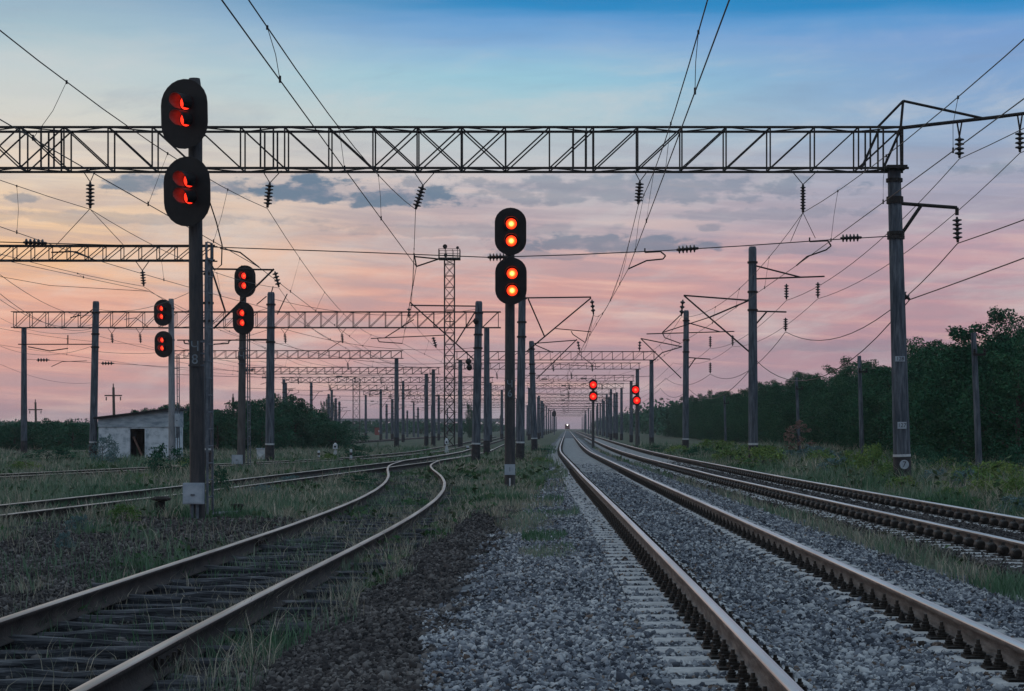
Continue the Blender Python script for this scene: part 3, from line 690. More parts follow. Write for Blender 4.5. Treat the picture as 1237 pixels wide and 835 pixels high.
for k in range(22):
    px = rb_.uniform(830, 1245); lo = 549 + (px - 830) * .165; hi = 541 + (px - 830) * .075
    kx = rb_.choice((0, 0, 0, 2)); q = rb_.uniform(.15, .95)
    shrub(px, hi + (lo - hi) * q, rb_.uniform(12, 24) * (px - 500) / 500, rb_.uniform(34, 56) * (px - 400) / 500, bush[kx], {0: 'yellow green bush in the rough verge right of the tracks', 2: 'bluish weedy bush in the rough verge right of the tracks'}[kx], {0: 'yellow green verge bushes', 2: 'bluish verge bushes'}[kx])
for px, py, hp, wp, kx in ((232, 566, 18, 44, 0), (176, 578, 12, 36, 0), (30, 566, 14, 46, 0), (110, 590, 12, 40, 3), (320, 592, 14, 44, 2), (352, 578, 12, 40, 2), (20, 612, 16, 44, 3), (560, 575, 9, 40, 3), (660, 548, 8, 40, 3), (655, 560, 9, 36, 0)):
    shrub(px, py, hp, wp, bush[kx], 'low weedy bush in the rough grass left of the main track', 'weedy bushes left of the main track')
p = P(965, HY, 92); plant(dry, 'bush', 'pinkish dry leaved shrub at the foot of the wood', 'bush', (p.x, 92, -.05), (1.1, 1.1, .85), 1.2, None, 'stem')

# ------------------------------------------------------------------ poles, cantilevers
def pole_parts(t, H, r0, r1, m, lean=(0, 0), band=.85, base=True, ring=True):
    top = Vector((lean[0], lean[1], H)); mb = MB()
    mb.lathe((0, 0, -.3), top, [(0, r0), (.99, r1), (1, r1 * .8)], 14); mb.build('pole', m, t, smooth=False)
    if base:
        f = (band + .3) / (H + .3); q = Vector((0, 0, -.3)).lerp(top, f); rb = r0 + (r1 - r0) * f
        mb = MB(); mb.lathe((0, 0, -.3), q, [(0, r0 + .004), (1, rb + .004)], 14); mb.build('painted_base', M['base_black'], t)
        if ring:
            q2 = Vector((0, 0, -.3)).lerp(top, f + .009); mb = MB(); mb.lathe(q, q2, [(0, rb + .007), (1, rb + .007)], 14); mb.build('painted_ring', M['white_ring'], t)
    for z in (.93, .8, .72):
        mb = MB(); c = Vector((0, 0, -.3)).lerp(top, z); mb.lathe(c - Vector((0, 0, .04)), c + Vector((0, 0, .04)), [(0, r1 + .05), (1, r1 + .05)], 12)
        mb.build('clamp', M['steel'], t)
def loc_of(px, Y): return Vector(((px - CX) * Y / F, Y, float(gz((px - CX) * Y / F, Y))))
def cat_pole(px, Y, top_py, label, m, r0=.2, r1=.15, lean_px=0, group=None, **kw):
    b = loc_of(px, Y); H = CAMZ + (HY - top_py) * Y / F - b.z
    t = thing('catenary_pole', label, 'overhead line pole', b, group)
    pole_parts(t, H, r0, r1, m, (lean_px * Y / F, 0), **kw); return t, b
def lines(t, b, Y, name, segs, r, m=None, n=6):           # segs: list of px-polylines at depth Y (or tuples with own depth)
    for s in segs:
        mb = MB(); pts = [P(q[0], q[1], q[2] if len(q) > 2 else Y) - b for q in s]
        for u_, v_ in zip(pts[:-1], pts[1:]): mb.bar(u_, v_, r, n)
        mb.build(name, m or M['steel'], t)
def insul(t, b, Y, p, q, n=4, r=.12, name='insulator'):
    mb = MB(); mb.insulator(P(p[0], p[1], Y) - b, P(q[0], q[1], Y) - b, n, r); return mb.build(name, M['insulator'], t)

# right row
t, b = cat_pole(910, 75, 298, 'tall grey concrete pole right of the tracks carrying a cantilever over the right track', M['concrete'], .2, .16, -1)
lines(t, b, 75, 'cantilever', [[(905, 425), (826, 357)], [(826, 357), (905, 363)], [(905, 363), (858, 383)]], .035)
insul(t, b, 75, (825, 362), (823, 382), 3, .1)
lines(t, b, 75, 'registration_arm', [[(858, 383), (800, 402)], [(800, 402), (803, 408), (822, 415)]], .022)
lines(t, b, 75, 'feeder_bracket', [[(912, 337), (996, 334)], [(912, 321), (967, 335)], [(912, 376), (950, 377)], [(912, 393), (926, 377)]], .035)
for px, a_, c_ in ((950, 337, 362), (988, 335, 360), (949, 378, 400)): insul(t, b, 75, (px, a_ + 6), (px, c_), 5, .1)
t, b = cat_pole(828, 110, 375, 'grey concrete pole with a long cross arm, second along the right of the tracks', M['concrete'], .2, .16, 1)
lines(t, b, 110, 'cantilever', [[(823, 457), (774, 409)], [(774, 409), (824, 419)], [(824, 419), (800, 426), (785, 440)]], .035)
insul(t, b, 110, (773, 412), (772.5, 424), 3, .1)
lines(t, b, 110, 'feeder_bracket', [[(781, 403.5), (887, 400.5)], [(831, 390), (870, 401)], [(800, 402), (826, 377)], [(831, 432), (858, 434)], [(831, 446), (840, 433)]], .035)
for px, a_, c_ in ((858, 402, 420), (885, 401, 418), (858, 434, 451)): insul(t, b, 110, (px, a_ + 4), (px, c_), 5, .1)
# left of the main line
t, b = cat_pole(628, 83, 345, 'blue grey concrete pole directly behind the central signal, cantilever reaching right', M['concrete'], .2, .165, 3)
lines(t, b, 83, 'cantilever', [[(636, 425), (714, 360)], [(634, 360), (714, 359)], [(638, 361), (658, 407)]], .035)
insul(t, b, 83, (715, 362), (717, 380), 3, .1)
lines(t, b, 83, 'registration_arm', [[(671, 397), (714, 401)], [(690, 400), (692, 404), (707, 414)], [(717, 380), (707, 414)]], .022)
t, b = cat_pole(646, 115, 412, 'thinner concrete pole just right of the central signal, cantilever pointing right', M['concrete'], .2, .16, -4)
lines(t, b, 115, 'cantilever', [[(648, 458), (697, 410)], [(644, 415), (697, 411)], [(647, 417), (668, 426)]], .035)
insul(t, b, 115, (698, 412), (700, 424), 3, .1)
lines(t, b, 115, 'registration_arm', [[(668, 440), (725, 443)], [(697, 426), (718, 443)]], .022)
t, b = cat_pole(574.5, 88, 364, 'leaning grey pole left of the central signal with cantilever and round weights, black base', M['concrete'], .215, .17, 4)
lines(t, b, 88, 'cantilever', [[(572, 434), (495, 365)], [(578, 370), (496, 369)], [(577, 372), (551, 414)]], .035)
insul(t, b, 88, (494, 372), (494, 384), 3, .1); insul(t, b, 88, (523, 407), (527, 420), 4, .1)
lines(t, b, 88, 'registration_arm', [[(448, 409), (537, 405)], [(456, 409), (458, 413), (486, 415)], [(465, 408), (500, 386)]], .025)
for px, py in ((566, 437), (567, 444), (575, 388)):
    mb = MB(); c = P(px, py, 87.7) - b; mb.lathe(c - Vector((.14, 0, 0)), c + Vector((.14, 0, 0)), [(0, .03), (.2, .13), (.5, .16), (.8, .13), (1, .03)], 10)
    mb.build('tension_weight', M['steel'], t)
t, b = cat_pole(325.5, 84, 353, 'grey pole with a black base right of the middle left signal', M['concrete'], .21, .165, 2)
lines(t, b, 84, 'bracket', [[(328, 353), (330, 346)], [(335, 380), (347, 355)], [(322, 358), (310, 368)], [(300, 410), (323, 410)]], .025)
t, b = cat_pole(112, 95, 364, 'grey concrete pole standing between the left edge and the white hut', M['concrete'], .2, .165, 4)
lines(t, b, 95, 'bracket', [[(112, 374), (97, 385)], [(85, 384), (97, 381)], [(22, 416), (114, 416)], [(82, 416), (82, 405)], [(34, 419), (60, 424), (82, 421)], [(120, 377), (126, 377)]], .03)
t, b = cat_pole(251, 66, 312, 'grey pole close behind the big left signal post with a cantilever pointing right', M['concrete'], .16, .14, 1)
lines(t, b, 66, 'cantilever', [[(258, 397), (331, 325)], [(254, 325), (331, 326)], [(256, 327), (272, 376)]], .035)
insul(t, b, 66, (332, 328), (337, 347), 4, .11)
lines(t, b, 66, 'registration_arm', [[(214, 411), (324, 411)], [(222, 411), (223, 415), (232, 416)], [(277, 411), (276, 415), (258, 416)]], .025)
# lone yard poles, further away
for px, top, Y, lab in ((343, 458, 200, 0), (376, 462, 210, 0), (397, 476, 230, 0), (405.5, 481, 232, 1), (410, 485, 250, 1), (460, 470, 230, 0), (467, 488, 260, 0), (474, 482, 240, 0), (487, 460, 215, 0), (505, 492, 300, 0), (492, 496, 330, 0), (500, 497, 340, 0),
                       (530, 478, 240, 0), (549, 496, 330, 0), (617, 470, 260, 0), (651, 478, 250, 1), (655, 484, 280, 1), (745, 474, 240, 2), (738, 470, 225, 2), (733, 476, 280, 2), (728, 482, 320, 2), (722, 487, 360, 2), (716, 490, 400, 2), (711, 493, 450, 2), (707, 496, 500, 2)):
    t, b = cat_pole(px, Y, top, ('slim distant pole among the yard wires', 'slim distant pole beside the tall dark trees' if px < 500 else 'slim distant pole left of the main track', 'distant pole in the receding row right of the tracks')[lab], M['concrete'], .19, .15,
                    group=('distant poles in the yard', 'distant paired poles' if px < 500 else 'distant poles left of the main track', 'receding poles right of the tracks')[lab], base=(Y < 260), ring=False)
    if Y < 300:
        lines(t, b, Y, 'bracket', [[(px, top + 12), (px + (14 if lab != 2 else -12), top + 11)], [(px, top + 24), (px + (9 if lab != 2 else -8), top + 12)]], .03, n=4)

# ------------------------------------------------------------------ gantries
def truss(x0, x1, Y, z0, h, dep, pan, style, r, splice=()):
    mb = MB(); y0, y1 = Y - dep / 2, Y + dep / 2; n = max(2, round((x1 - x0) / pan)); xs = [x0 + (x1 - x0) * i / n for i in range(n + 1)]
    for y in (y0, y1):
        for z in (z0, z0 + h): mb.bar((x0 - .15, y, z), (x1 + .15, y, z), r * 1.25, 4)
    for i, x in enumerate(xs):
        for y in (y0, y1): mb.bar((x, y, z0), (x, y, z0 + h), r * .8, 4)
        for z in (z0, z0 + h): mb.bar((x, y0, z), (x, y1, z), r * .7, 4)
    for i in range(n):
        a, c = xs[i], xs[i + 1]; st = style((a + c) / 2)
        for y in (y0, y1):
            if st in ('\\', 'X'): mb.bar((a, y, z0 + h), (c, y, z0), r * .75, 4)
            if st in ('/', 'X'): mb.bar((a, y, z0), (c, y, z0 + h), r * .75, 4)
        for z in (z0, z0 + h):
            if i % 2: mb.bar((a, y0, z), (c, y1, z), r * .6, 4)
            else: mb.bar((a, y1, z), (c, y0, z), r * .6, 4)
    for x in splice:
        for dx in (-.16, .16):
            for y in (y0, y1): mb.bar((x + dx, y, z0), (x + dx, y, z0 + h), r * .9, 4)
    return mb
# the big one across the whole picture
YG = 46.5; sG = F / YG; zb = P(0, 205.5, YG).z; hG = 49 / sG
gb = loc_of(1091, YG)
g1 = thing('gantry', 'large black lattice gantry spanning the whole picture above the tracks, on the nearest right pole', 'overhead line gantry', gb)
pxw = lambda px: (px - CX) / sG
def st1(x):
    px = CX + x * sG; return 'X' if (430 < px < 590 or px < 60) else ('\\' if px < 430 else '/')
truss(pxw(-130), pxw(1087), YG, zb, hG, .72, 1.09, st1, .026, splice=(pxw(325), pxw(62), pxw(700), pxw(1056))).build('beam', M['steel'], g1, origin=gb)
mb = MB(); topv = P(1080, 205, YG) - gb
mb.lathe((0, 0, -.3), topv, [(0, .225), (1, .165)], 16); mb.build('leg', M['concrete'], g1)
fz = lambda z: (z + .3) / (topv.z + .3)
def onleg(z): return Vector((0, 0, -.3)).lerp(topv, fz(z))
rleg = lambda z: .225 + (.165 - .225) * fz(z)
mb = MB(); mb.lathe((0, 0, -.3), onleg(.83), [(0, .23), (1, rleg(.83) + .005)], 16); mb.build('painted_base', M['base_black'], g1)
mb = MB(); mb.lathe(onleg(.83), onleg(.89), [(0, rleg(.83) + .009), (1, rleg(.89) + .009)], 16); mb.build('painted_ring', M['white_ring'], g1)
for py in (218, 240, 244, 282, 287):
    mb = MB(); z = P(0, py, YG).z - gb.z; c = onleg(z); mb.lathe(c - Vector((0, 0, .045)), c + Vector((0, 0, .045)), [(0, rleg(z) + .04), (1, rleg(z) + .04)], 14); mb.build('clamp', M['steel'], g1)
mb = MB(); mb.box(topv + Vector((0, 0, .02)), (.5, .9, .08)); mb.build('leg_cap', M['steel'], g1)
def plate_on(z, w, h, body, size):
    c = onleg(z); mb = MB(); mb.box((c.x - .02, c.y - rleg(z) - .012, c.z), (w, .012, h)); o = mb.build('number_plate', M['plate'], g1)
    text('lettering', body, size, (c.x - .02, c.y - rleg(z) - .021, c.z), FR, o)
plate_on(P(0, 434, YG).z - gb.z, .24, .13, '128', .13)
plate_on(P(0, 514, YG).z - gb.z, .22, .17, '127', .14)
zc = P(0, 561, YG).z - gb.z; c = onleg(zc); mb = MB(); cc = Vector((c.x + .01, c.y - rleg(zc) - .02, c.z)); mb.lathe(cc, cc + Vector((0, .014, 0)), [(0, .115), (1, .115)], 20); o = mb.build('number_disc', M['plate'], g1)
text('lettering', '7', .2, cc + Vector((0, -.004, 0)), FR, o)
lines(g1, gb, YG, 'stay_frame', [[(1060, 154), (1091, 122)], [(1089, 205), (1088, 155), (1091, 122)], [(1091, 122), (1187, 143)], [(1066, 206), (1088, 156)], [(1040, 205), (1062, 156)]], .035)
lines(g1, gb, YG, 'feeder_bracket', [[(1086, 155), (1200, 142), (1300, 129)], [(1089, 246), (1156, 251)], [(1091, 280), (1113, 248)], [(1156, 251), (1156, 260)]], .048)
def hanger(t, b, Y, px, a_, c_, w=3):
    mb = MB(); q = P(px, a_, Y) - b
    for dx in (-w, w): mb.bar(P(px + dx, a_, Y) - b, P(px, c_, Y) - b, .02, 4)
    mb.build('hanger', M['steel'], t)
for px, a_, m_, c_ in ((1159, 147, 165, 191), (1232, 138, 158, 184)):
    hanger(g1, gb, YG, px, a_, m_); insul(g1, gb, YG, (px, m_), (px, c_), 4, .12)
insul(g1, gb, YG, (1156, 262), (1157, 293), 5, .12)
insul(g1, gb, YG, (1090, 354), (1099, 362), 2, .09)
for px, (dx0, dx1), a_, c_, dxb in ((109, (-9, 6), 220, 252, 0), (326, (-9, 14), 221, 251, -3), (511, (-12, 16), 224, 253, -9), (773, (-7, 10), 219, 247, -2), (970, (-14, 18), 223, 257, 0)):
    mb = MB()
    for dx in (dx0, dx1): mb.bar(P(px + dx, 206, YG) - gb, P(px, a_, YG) - gb, .012, 5)
    mb.build('hanger', M['steel'], g1); insul(g1, gb, YG, (px, a_), (px + dxb, c_), 6 if px != 970 else 8, .11 if px != 970 else .07)
def arcpx(pts, Y, n=10):
    return [P(x, y, Y) for x, y in pts]
mb = MB(); cross = [(-160, 290), (0, 292.5), (130, 296), (255, 298.5), (440, 305), (590, 311), (690, 308), (800, 303), (900, 297), (1000, 290), (1083, 285)]
mb.path([P(x, y, YG) - gb for x, y in cross], .013, 5); mb.build('cross_wire', M['wire'], g1)
for x0, x1, y0, y1 in ((31, 54, 293, 294), (592, 610, 311, 310.5), (820, 841, 302, 300), (1018, 1038, 288, 287)): insul(g1, gb, YG, (x0 - 3, y0), (x1 + 3, y1), 5, .10)
lines(g1, gb, YG, 'registration_arm', [[(779, 300), (779, 305), (798, 304), (804, 309), (801, 313), (781, 315), (759, 325)], [(978, 287), (978, 292), (1000, 291), (1004, 297), (998, 302), (975, 310), (962, 321)],
      [(500, 310), (530, 313)], [(62, 305), (88, 304), (112, 313)], [(266, 300), (290, 305), (313, 323)], [(500, 306), (503, 322), (530, 313)]], .02)
lines(g1, gb, YG, 'dropper', [[(970, 257), (985, 288)], [(970, 257), (955, 292)], [(108, 253), (68, 296)], [(109, 253), (150, 297)]], .008, M['wire'], 4)

def gantry(x0, x1, Y, py_b, h, label, legs, r=.024, dep=.6, pan=.95, m=None, legm=None, style='/', group=None, hang=(), rleg=.18, cross=()):
    xa, xb = (x0 - CX) * Y / F, (x1 - CX) * Y / F; z0 = P(0, py_b, Y).z; b = Vector(((xa + xb) / 2, Y, 0))
    t = thing('gantry', label, 'overhead line gantry', b, group)
    truss(xa, xb, Y, z0, h, dep, pan, lambda x: style, r).build('beam', m or M['steel'], t, origin=b)
    for px in legs:
        x = (px - CX) * Y / F; mb = MB(); mb.lathe(Vector((x, Y, -.3)) - b, Vector((x, Y, z0 - .02)) - b, [(0, rleg + .02), (1, rleg - .025)], 12); mb.build('leg', legm or M['concrete'], t)
        mb = MB(); mb.lathe(Vector((x, Y, -.3)) - b, Vector((x, Y, .75)) - b, [(0, rleg + .025), (1, rleg + .016)], 12); mb.build('painted_base', M['base_black'], t)
    for px in hang:
        x = (px - CX) * Y / F; mb = MB(); mb.bar(Vector((x - .25, Y, z0)) - b, Vector((x, Y, z0 - .35)) - b, .015, 4); mb.bar(Vector((x + .25, Y, z0)) - b, Vector((x, Y, z0 - .35)) - b, .015, 4)
        mb.build('hanger', M['steel'], t)
        mb = MB(); mb.insulator(Vector((x, Y, z0 - .35)) - b, Vector((x + .05, Y, z0 - .9)) - b, 5, .1, seg=8); mb.build('insulator', M['insulator'], t)
    if cross:
        mb = MB(); n_ = 8; zc = z0 - 1.25
        mb.path([Vector((xa + (xb - xa) * i / n_, Y, zc - .25 * math.sin(math.pi * i / n_))) - b for i in range(n_ + 1)], .016, 4); mb.build('cross_wire', M['wire'], t)
        for q in cross:
            x = (q - CX) * Y / F; zz = zc - .25 * math.sin(math.pi * (x - xa) / (xb - xa))
            mb = MB(); mb.insulator(Vector((x - .9, Y, zz)) - b, Vector((x - .4, Y, zz)) - b, 4, .11, seg=7); mb.build('insulator', M['insulator'], t)
            mb = MB(); mb.bar(Vector((x, Y, zz)) - b, Vector((x + .1, Y, zz - .2)) - b, .022, 4); mb.bar(Vector((x + .1, Y, zz - .2)) - b, Vector((x - 1.0, Y, zz - .55)) - b, .022, 4); mb.build('registration_arm', M['steel'], t)
    return t, b
t2, b2 = gantry(-90, 256, 66, 315, .52, 'narrow lattice gantry at the left edge ending behind the big left signal', (), .021, .5, .62, hang=(172,))
lines(t2, b2, 66, 'cross_wire', [[(-90, 318), (60, 345), (180, 352)]], .01, M['wire'])
lines(t2, b2, 66, 'registration_arm', [[(62, 305), (92, 304), (112, 313)]], .022)
t3, b3 = gantry(18, 602, 109, 396, .92, 'long lattice gantry behind the left signals, from the left pole to the central signal', (29, 588), .023, .6, .95, hang=(135, 169, 344, 413))
lines(t3, b3, 109, 'cross_wire', [[(29, 434), (150, 440), (300, 449), (450, 449), (588, 440)]], .012, M['wire'])
for x0, y0 in ((52, 435), (130, 439), (300, 447)):
    mb = MB(); mb.insulator(P(x0 - 8, y0, 109) - b3, P(x0 + 8, y0, 109) - b3, 4, .11, seg=8); mb.build('insulator', M['insulator'], t3)
lines(t3, b3, 109, 'registration_arm', [[(62, 443), (75, 437), (105, 436)], [(385, 430), (412, 412)], [(150, 386), (164, 384), (180, 396)]], .02)
gantry(210, 485, 146, 433, .6, 'upper lattice gantry over the yard, ending at a slim pole left of the floodlight tower', (479,), .022, .5, .8, M['steel_far'], hang=(330, 420), cross=(330, 420))
gantry(552, 790, 146, 435, .66, 'nearest lattice gantry over the main tracks, on a pole right of the small signals', (556, 787), .022, .5, .8, M['steel_far'], hang=(668, 715), cross=(668, 715))
gantry(297, 530, 167, 452, .6, 'lattice gantry over the yard, just below the upper one and reaching further right', (515,), .022, .5, .8, M['steel_far'], hang=(360, 460), cross=(360, 460))
gantry(540, 772, 167, 446, .55, 'second lattice gantry over the main tracks, just below the nearest one', (523.5, 770), .022, .5, .8, M['steel_far'], hang=(600, 690), cross=(600, 690))
for Y, k in ((197, 0), (232, 1), (267, 2), (302, 3), (340, 4), (380, 5), (425, 6), (475, 7), (530, 8), (590, 9), (660, 10), (740, 11), (830, 12)):
    s = F / Y; d = float(drift(Y)); pb = HY - 4.95 * s
    xl, xr = CX + (-3.2 + d) * s, CX + (8.7 + d) * s
    gantry(xl, xr, Y, pb, .62 if Y < 300 else .5, 'distant gantry in the row receding over the main tracks', (xl + .2 * s, xr - .2 * s), .024, .5, 1.0, M['steel_far'], style='X' if k % 2 else '/', group='distant gantries over the main tracks', hang=(CX + (1.9 + d) * s, CX + (5.4 + d) * s) if Y < 300 else (), cross=(CX + (1.9 + d) * s, CX + (5.4 + d) * s) if Y < 400 else ())
    if Y < 440:
        xl, xr = CX + (-27 + k) * s, CX + (-6.2 + d) * s
        gantry(xl, xr, Y + 4, pb + 2, .6, 'distant gantry in the stack spanning the yard', (xl + .3 * s, xr - .2 * s), .024, .5, 1.0, M['steel_far'], style='/' if k % 2 else 'X', group='distant gantries over the yard', hang=[CX + q * s for q in (-22 + k, -16, -11)] if Y < 300 else (), cross=[CX + q * s for q in (-21 + k, -15, -10)] if Y < 400 else ())

# ------------------------------------------------------------------ overhead lines
def sag(a, b_, d, n=14):
    return [a.lerp(b_, i / n) + Vector((0, 0, -4 * d * (i / n) * (1 - i / n))) for i in range(n + 1)]
def wire_run(label, cont, mess, drops, sags, group=None, name='overhead_line', r=.0085):
    b = Vector(cont[0]); b.z = 0
    t = thing(name, label, 'overhead wires', b, group)
    cp = []
    for a, c in zip(cont[:-1], cont[1:]): cp += sag(Vector(a), Vector(c), .04, 6)[(1 if cp else 0):]
    mp = []
    for (a, c), d in zip(zip(mess[:-1], mess[1:]), sags): mp += sag(Vector(a), Vector(c), d)[(1 if mp else 0):]
    mb = MB(); mb.path([p - b for p in cp], r, 5); mb.build('contact_wire', M['wire'], t)
    mb = MB(); mb.path([p - b for p in mp], r, 5); mb.build('messenger_wire', M['wire'], t)
    def at(pts, y):
        for u_, v_ in zip(pts[:-1], pts[1:]):
            if u_.y <= y <= v_.y: return u_.lerp(v_, (y - u_.y) / (v_.y - u_.y))
    for y in drops:
        u_, v_ = at(mp, y), at(cp, y + random.uniform(-.3, .3))
        if u_ and v_:
            mb = MB(); mid = u_.lerp(v_, .5) + Vector((random.uniform(-.03, .03), .05, 0)); mb.path([u_ - b, mid - b, v_ - b], .0045, 4)
            mb.lathe(v_ - b + Vector((0, 0, -.03)), v_ - b + Vector((0, 0, .05)), [(0, .015), (1, .015)], 6); mb.lathe(u_ - b + Vector((0, 0, -.03)), u_ - b + Vector((0, 0, .02)), [(0, .015), (1, .015)], 6)
            mb.build('dropper', M['wire'], t)
D = lambda Y: float(drift(Y))
far_c = [Vector((1.9 + D(y) + (.25 if i % 2 else -.25), y, 5.5)) for i, y in enumerate((146, 197, 232, 302, 380, 475, 590, 740))]
far_m = [Vector((1.9 + D(y) + (.25 if i % 2 else -.25), y, 6.35)) for i, y in enumerate((146, 197, 232, 302, 380, 475, 590, 740))]
wire_run('pair of overhead wires above the main track, rising right of the central signal',
         [Vector((1.4, -6, 5.56)), P(759, 325, 46.5), P(707, 414, 83), P(690, 441, 115)] + far_c,
         [Vector((1.2, -6, 7.4)), P(771, 248, 46.5), P(717, 381, 83), P(700, 425, 115)] + far_m,
         (10, 17, 22, 29, 36, 42, 51, 57, 63, 69, 76, 90, 97, 104), [1.05, .9, .6] + [.4] * 9)
far_c2 = [Vector((5.4 + D(y) + (.25 if i % 2 else -.25), y, 5.5)) for i, y in enumerate((146, 197, 232, 302, 380, 475, 590, 740))]
far_m2 = [Vector((5.4 + D(y) + (.25 if i % 2 else -.25), y, 6.35)) for i, y in enumerate((146, 197, 232, 302, 380, 475, 590, 740))]
wire_run('pair of overhead wires above the right hand track, leaving past the top right corner',
         [Vector((5.3, -6, 5.56)), P(962, 321, 46.5), P(822, 415, 75), P(785, 441, 110)] + far_c2,
         [Vector((5.2, -6, 7.2)), P(970, 257, 46.5), P(823, 383, 75), P(772.5, 425, 110)] + far_m2,
         (12, 20, 27, 33.5, 40, 52, 58, 64, 82, 90, 98), [.75, .7, .5] + [.4] * 9)
wire_run('pair of overhead wires above the rusty siding, meeting the large gantry left of centre',
         [Vector((-2.9, -6, 5.56)), P(503, 322, 46.5), P(486, 415, 88), Vector((-5, 146, 5.5)), Vector((-5, 240, 5.5))],
         [Vector((-3.2, -6, 7.3)), P(502, 253, 46.5), P(494, 385, 88), Vector((-5, 146, 6.5)), Vector((-5, 240, 6.4))],
         (14, 21.5, 29, 36, 52, 60, 68, 76, 100, 112), [1.0, .9, .7, .6])
wire_run('pair of overhead wires crossing the left sky to the insulator right of the big signal',
         [Vector((-6.9, -6, 5.52)), P(313, 323, 46.5), Vector((-9.3, 109, 5.6)), Vector((-7, 167, 5.5))],
         [Vector((-6.0, -6, 7.4)), P(323, 252, 46.5), Vector((-8.8, 109, 6.8)), Vector((-7, 167, 6.4))],
         (18, 25.5, 33, 40, 55, 64, 73, 82, 92), [.95, .95, .7])
wire_run('pair of overhead wires hung from the leftmost insulator of the large gantry',
         [Vector((-11.8, -6, 5.7)), P(112, 313, 46.5), P(345, 378, 66), Vector((-10.2, 109, 5.6)), Vector((-9, 167, 5.5))],
         [Vector((-11.3, -6, 7.3)), P(109, 253, 46.5), P(337, 348, 66), Vector((-11.4, 109, 6.6)), Vector((-9, 167, 6.4))],
         (34, 40, 52, 58, 75, 85, 95), [.7, .35, .6, .5])
wire_run('pair of overhead wires from the narrow left gantry towards the yard trees',
         [Vector((-16, 20, 5.6)), P(180, 352, 66), P(360, 440, 109), Vector((-14, 167, 5.5))],
         [Vector((-16, 20, 7.0)), P(173, 346, 66), P(345, 415, 109), Vector((-14, 167, 6.4))],
         (50, 58, 74, 84, 95), [.5, .6, .5])
wire_run('pair of thin overhead wires in front of the left grey pole and the hut',
         [Vector((-26, 60, 5.5)), P(168, 441, 109), Vector((-19, 167, 5.5))], [Vector((-26, 60, 6.9)), P(170, 416, 109), Vector((-19, 167, 6.3))], (75, 85, 95, 120, 132), [.6, .5])
for k, (xw, lab) in enumerate(((-10.5, 'pair of thin overhead wires over the middle of the far yard'), (-16, 'pair of thin overhead wires over the yard in front of the rounded tree clump'), (-21, 'pair of thin overhead wires over the leftmost far yard tracks'))):
    yy = (109, 146, 167, 201, 236, 271, 306, 344, 384)
    wire_run(lab, [Vector((xw + .02 * (y_ - 109) + (.3 if i % 2 else -.3), y_, 5.4)) for i, y_ in enumerate(yy)], [Vector((xw + .02 * (y_ - 109) + (.2 if i % 2 else -.2), y_, 6.3)) for i, y_ in enumerate(yy)], (118, 128, 138, 154, 176, 190), [.35] * 8, r=.011)
def feeder(label, pts, sags, r=.011, group=None):
    b = Vector(pts[0]); b.z = 0; mp = []
    for (a, c), d in zip(zip(pts[:-1], pts[1:]), sags): mp += sag(Vector(a), Vector(c), d)[(1 if mp else 0):]
    mb = MB(); mb.path([p - b for p in mp], r, 5); o = mb.build('feeder_wire', M['wire']); o.location = b
    tag(o, label, 'wire', group)
feeder('thin feeder wire on the inner insulator of the right gantry bracket', [Vector((10.9, 6, 8.6)), P(1159, 192, 46.5), P(950, 363, 75), P(857, 421, 110), Vector((10.6, 146, 6.6)), Vector((13, 260, 6.5))], [.5, .55, .5, .4, .5])
feeder('thin feeder wire on the outer insulator at the top right edge', [Vector((12.4, 6, 8.8)), P(1232, 185, 46.5), P(988, 361, 75), P(884, 419, 110), Vector((11.6, 146, 6.6)), Vector((14, 260, 6.5))], [.5, .55, .5, .4, .5])
feeder('thick sagging feeder wire on the lower bracket of the nearest right pole', [Vector((11.3, 6, 7.0)), P(1157, 294, 46.5), P(949, 401, 75), P(858, 452, 110), Vector((10, 146, 5.4)), Vector((12.4, 260, 5.3))], [.4, 1.15, .9, .6, .6], .014)
feeder('sagging cable fixed directly to the side of the nearest right pole', [Vector((10.5, 6, 5.6)), P(1099, 362, 46.5), P(914, 436, 75), P(832, 470, 110), Vector((9.6, 146, 4.6)), Vector((12, 260, 4.6))], [.1, 1.35, 1.0, .6, .6], .014)
for k, (p0, p1) in enumerate((((0, 362, 70), (112, 392, 95)), ((112, 372, 95), (251, 342, 66)), ((112, 394, 95), (325, 372, 84)), ((0, 418, 110), (112, 418, 95)), ((112, 424, 95), (325, 398, 84)), ((325, 360, 84), (574, 374, 88)), ((325, 392, 84), (574, 420, 88)), ((325, 412, 84), (574, 436, 88)), ((0, 384, 125), (112, 400, 95)), ((0, 332, 60), (120, 380, 109)), ((0, 355, 60), (110, 397, 95)), ((112, 404, 95), (330, 436, 146)), ((0, 440, 120), (115, 462, 150)))):
    feeder('thin loose wire strung across the pink sky between the left poles', [P(*p0), P(*p1)], [.5], .010, 'thin wires between the left poles')

